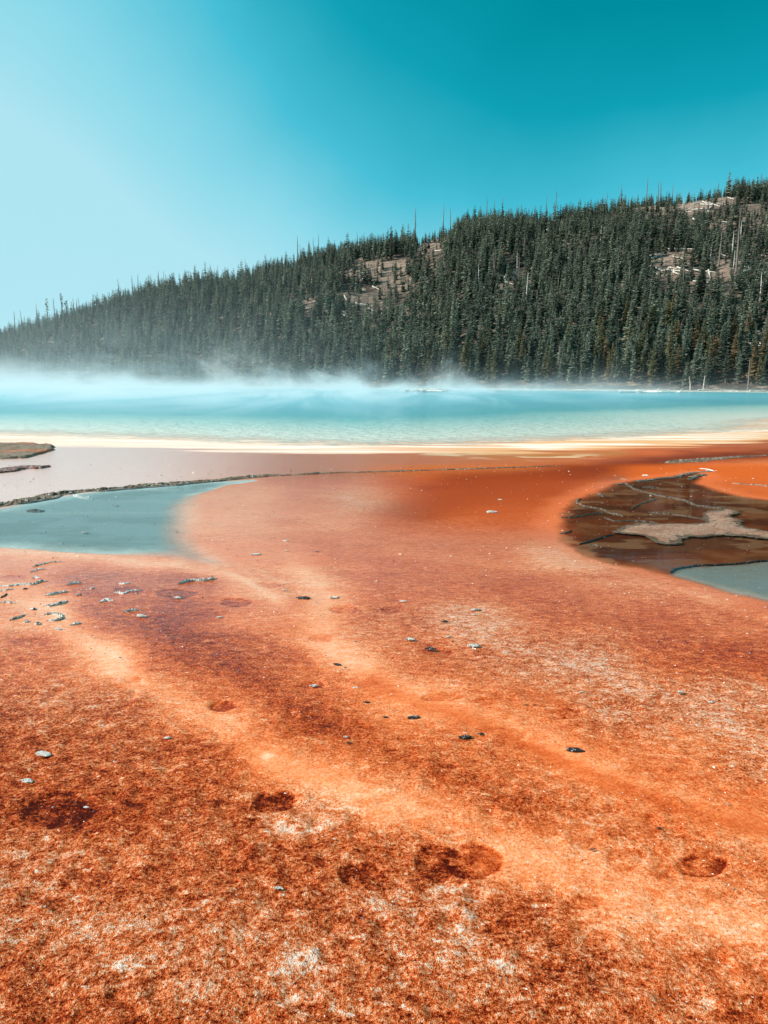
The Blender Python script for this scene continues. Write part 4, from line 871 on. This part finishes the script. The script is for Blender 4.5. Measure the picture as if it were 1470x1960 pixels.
# fine grit strewn over the flats
gi = []
for i in range(5200):
    px = rs.uniform(-60, 1530); py = 880 + 1080 * rs.random() ** 1.15
    gi.append((px, py))
gi += [(rs.gauss(130, 110), rs.gauss(1175, 45)) for _ in range(420)] + [(rs.uniform(0, 420), rs.uniform(935, 1060)) for _ in range(70)] + [(rs.gauss(1200, 110), rs.gauss(975, 45)) for _ in range(260)] + [(rs.gauss(900, 150), rs.gauss(900, 6)) for _ in range(90)]
gi = np.array([p for p in gi if p[1] > 890]); X, Y = ground(gi[:, 0], gi[:, 1]); n = len(X); dist = np.hypot(np.hypot(X, Y), CAM_H)
sz = dist / F * np.exp(rng.normal(.75, .38, n)); sz = np.minimum(sz, .05)
base_ = np.array([(1, 0, -.2), (-.5, .87, -.2), (-.5, -.87, -.2), (.35, .1, .55), (-.3, .2, .45)])
fc_ = np.array([(0, 1, 3), (1, 2, 4), (2, 0, 3), (1, 4, 3), (2, 3, 4)])
an = rng.uniform(0, 6.28, n); jit = rng.normal(0, .22, (n, 5, 3)); B = (base_[None] + jit) * np.array([1.2, .7, .55]) * sz[:, None, None] * .5
ca, sa = np.cos(an)[:, None], np.sin(an)[:, None]
VV = np.stack([B[..., 0] * ca - B[..., 1] * sa + X[:, None], B[..., 0] * sa + B[..., 1] * ca + Y[:, None], B[..., 2] + .016], -1).reshape(-1, 3)
tint = np.repeat((rng.random(n) < .38).astype(float) * rng.uniform(.6, 1, n), 5)
gm = Mat('grit'); gm.l(gm.bsdf(Base_Color=gm.ramp(gm.attr('tint').outputs['Fac'], [(0, lin('4a1c10')), (.55, lin('8a5a40')), (.7, lin('e8cdb8')), (1, lin('fff6ec'))]), Roughness=.6).outputs[0], gm.out.inputs[0])
tag(link('mineral_grit', mesh_np('mineral_grit', VV, (fc_[None] + (np.arange(n) * 5)[:, None, None]).reshape(-1, 3), [gm.m], attrs={'tint': ('FLOAT', tint)})), 'fine mineral grit strewn over the orange flats', kind='stuff')

# ------------------------------------------------------------------ steam drifting over the spring
def steam_box(name, label, x0, x1, y0, y1, z0, z1, seed, build):
    Vb = np.array([(x, y, z) for z in (z0, z1) for y in (y0, y1) for x in (x0, x1)], float)
    Fb = np.array([(0, 2, 3, 1), (4, 5, 7, 6), (0, 1, 5, 4), (2, 6, 7, 3), (0, 4, 6, 2), (1, 3, 7, 5)])
    k = Mat(name); P = k.pos(); build(k, P)
    k.m.cycles.volume_step_rate = STEP
    return tag(link(name, mesh_np(name, Vb, Fb, [k.m])), label, kind='stuff')
STEP = .15
def steam_shader(k, P):
    sp = k.n('ShaderNodeSeparateXYZ'); k.l(P, sp.inputs[0]); x, y, z = sp.outputs
    s_ = k.mth('DIVIDE', x, y)
    def mr(v, a, b, c, d, smooth=True):
        n = k.n('ShaderNodeMapRange', interpolation_type='SMOOTHSTEP' if smooth else 'LINEAR')
        for i, q in zip(('From Min', 'From Max', 'To Min', 'To Max'), (a, b, c, d)): n.inputs[i].default_value = q
        k.l(v, n.inputs['Value']); return n.outputs[0]
    left = mr(s_, .52, -.38, .11, 1.0)
    yk = mr(k.mth('ADD', y, k.mth('MULTIPLY', s_, 60)), 4, 62, 0.0, 1.0)
    n1 = k.noise(k.mapping(P, scale=(.095, .014, .11), rot=(0, math.radians(18), 0)), 1, 5, .66, .9)
    n2 = k.noise(k.mapping(P, scale=(.045, .02, .0), loc=(3, 1, 0)), 1, 3, .6)
    # height up to which the steam stands, ragged
    Hs = k.mth('MULTIPLY', mr(y, 50, 235, 1.0, 7.0, False), k.mth('MULTIPLY_ADD', n2, 3.4, -.8))
    Hs = k.mth('MAXIMUM', k.mth('MULTIPLY', Hs, k.mth('MULTIPLY_ADD', left, .6, .4)), .25)
    fall = k.mth('EXPONENT', k.mth('MULTIPLY', k.mth('DIVIDE', z, Hs), -1.6))
    # threshold rises with height so that the top breaks into wisps
    thr = k.mth('ADD', .46, k.mth('MULTIPLY', k.mth('MINIMUM', k.mth('DIVIDE', z, Hs), 2.2), .055))
    body = k.mth('MULTIPLY', k.mth('SUBTRACT', n1, thr), 11.0, clamp=True)
    sheet = k.mth('MULTIPLY', k.mth('EXPONENT', k.mth('MULTIPLY', z, -.9)), .20)
    d = k.mth('MULTIPLY', k.mth('ADD', k.mth('MULTIPLY', body, fall), sheet), k.mth('MULTIPLY', left, yk))
    high = k.mth('MULTIPLY', k.mth('EXPONENT', k.mth('MULTIPLY', z, -.09)), k.mth('MULTIPLY', mr(s_, .1, -.5, 0, 1.0), .03))
    d = k.mth('ADD', d, k.mth('MULTIPLY', high, yk))
    d = k.mth('MULTIPLY', d, DENS)
    pv = k.n('ShaderNodeVolumePrincipled'); pv.inputs['Color'].default_value = (.97, .985, 1, 1); pv.inputs['Anisotropy'].default_value = .1
    k.l(d, pv.inputs['Density']); k.l(pv.outputs[0], k.out.inputs['Volume'])
DENS = .075
steam_box('steam', 'white steam drifting low over the turquoise water, thickest at the left', -230, 130, 34, 246, .06, 20, 1, steam_shader)
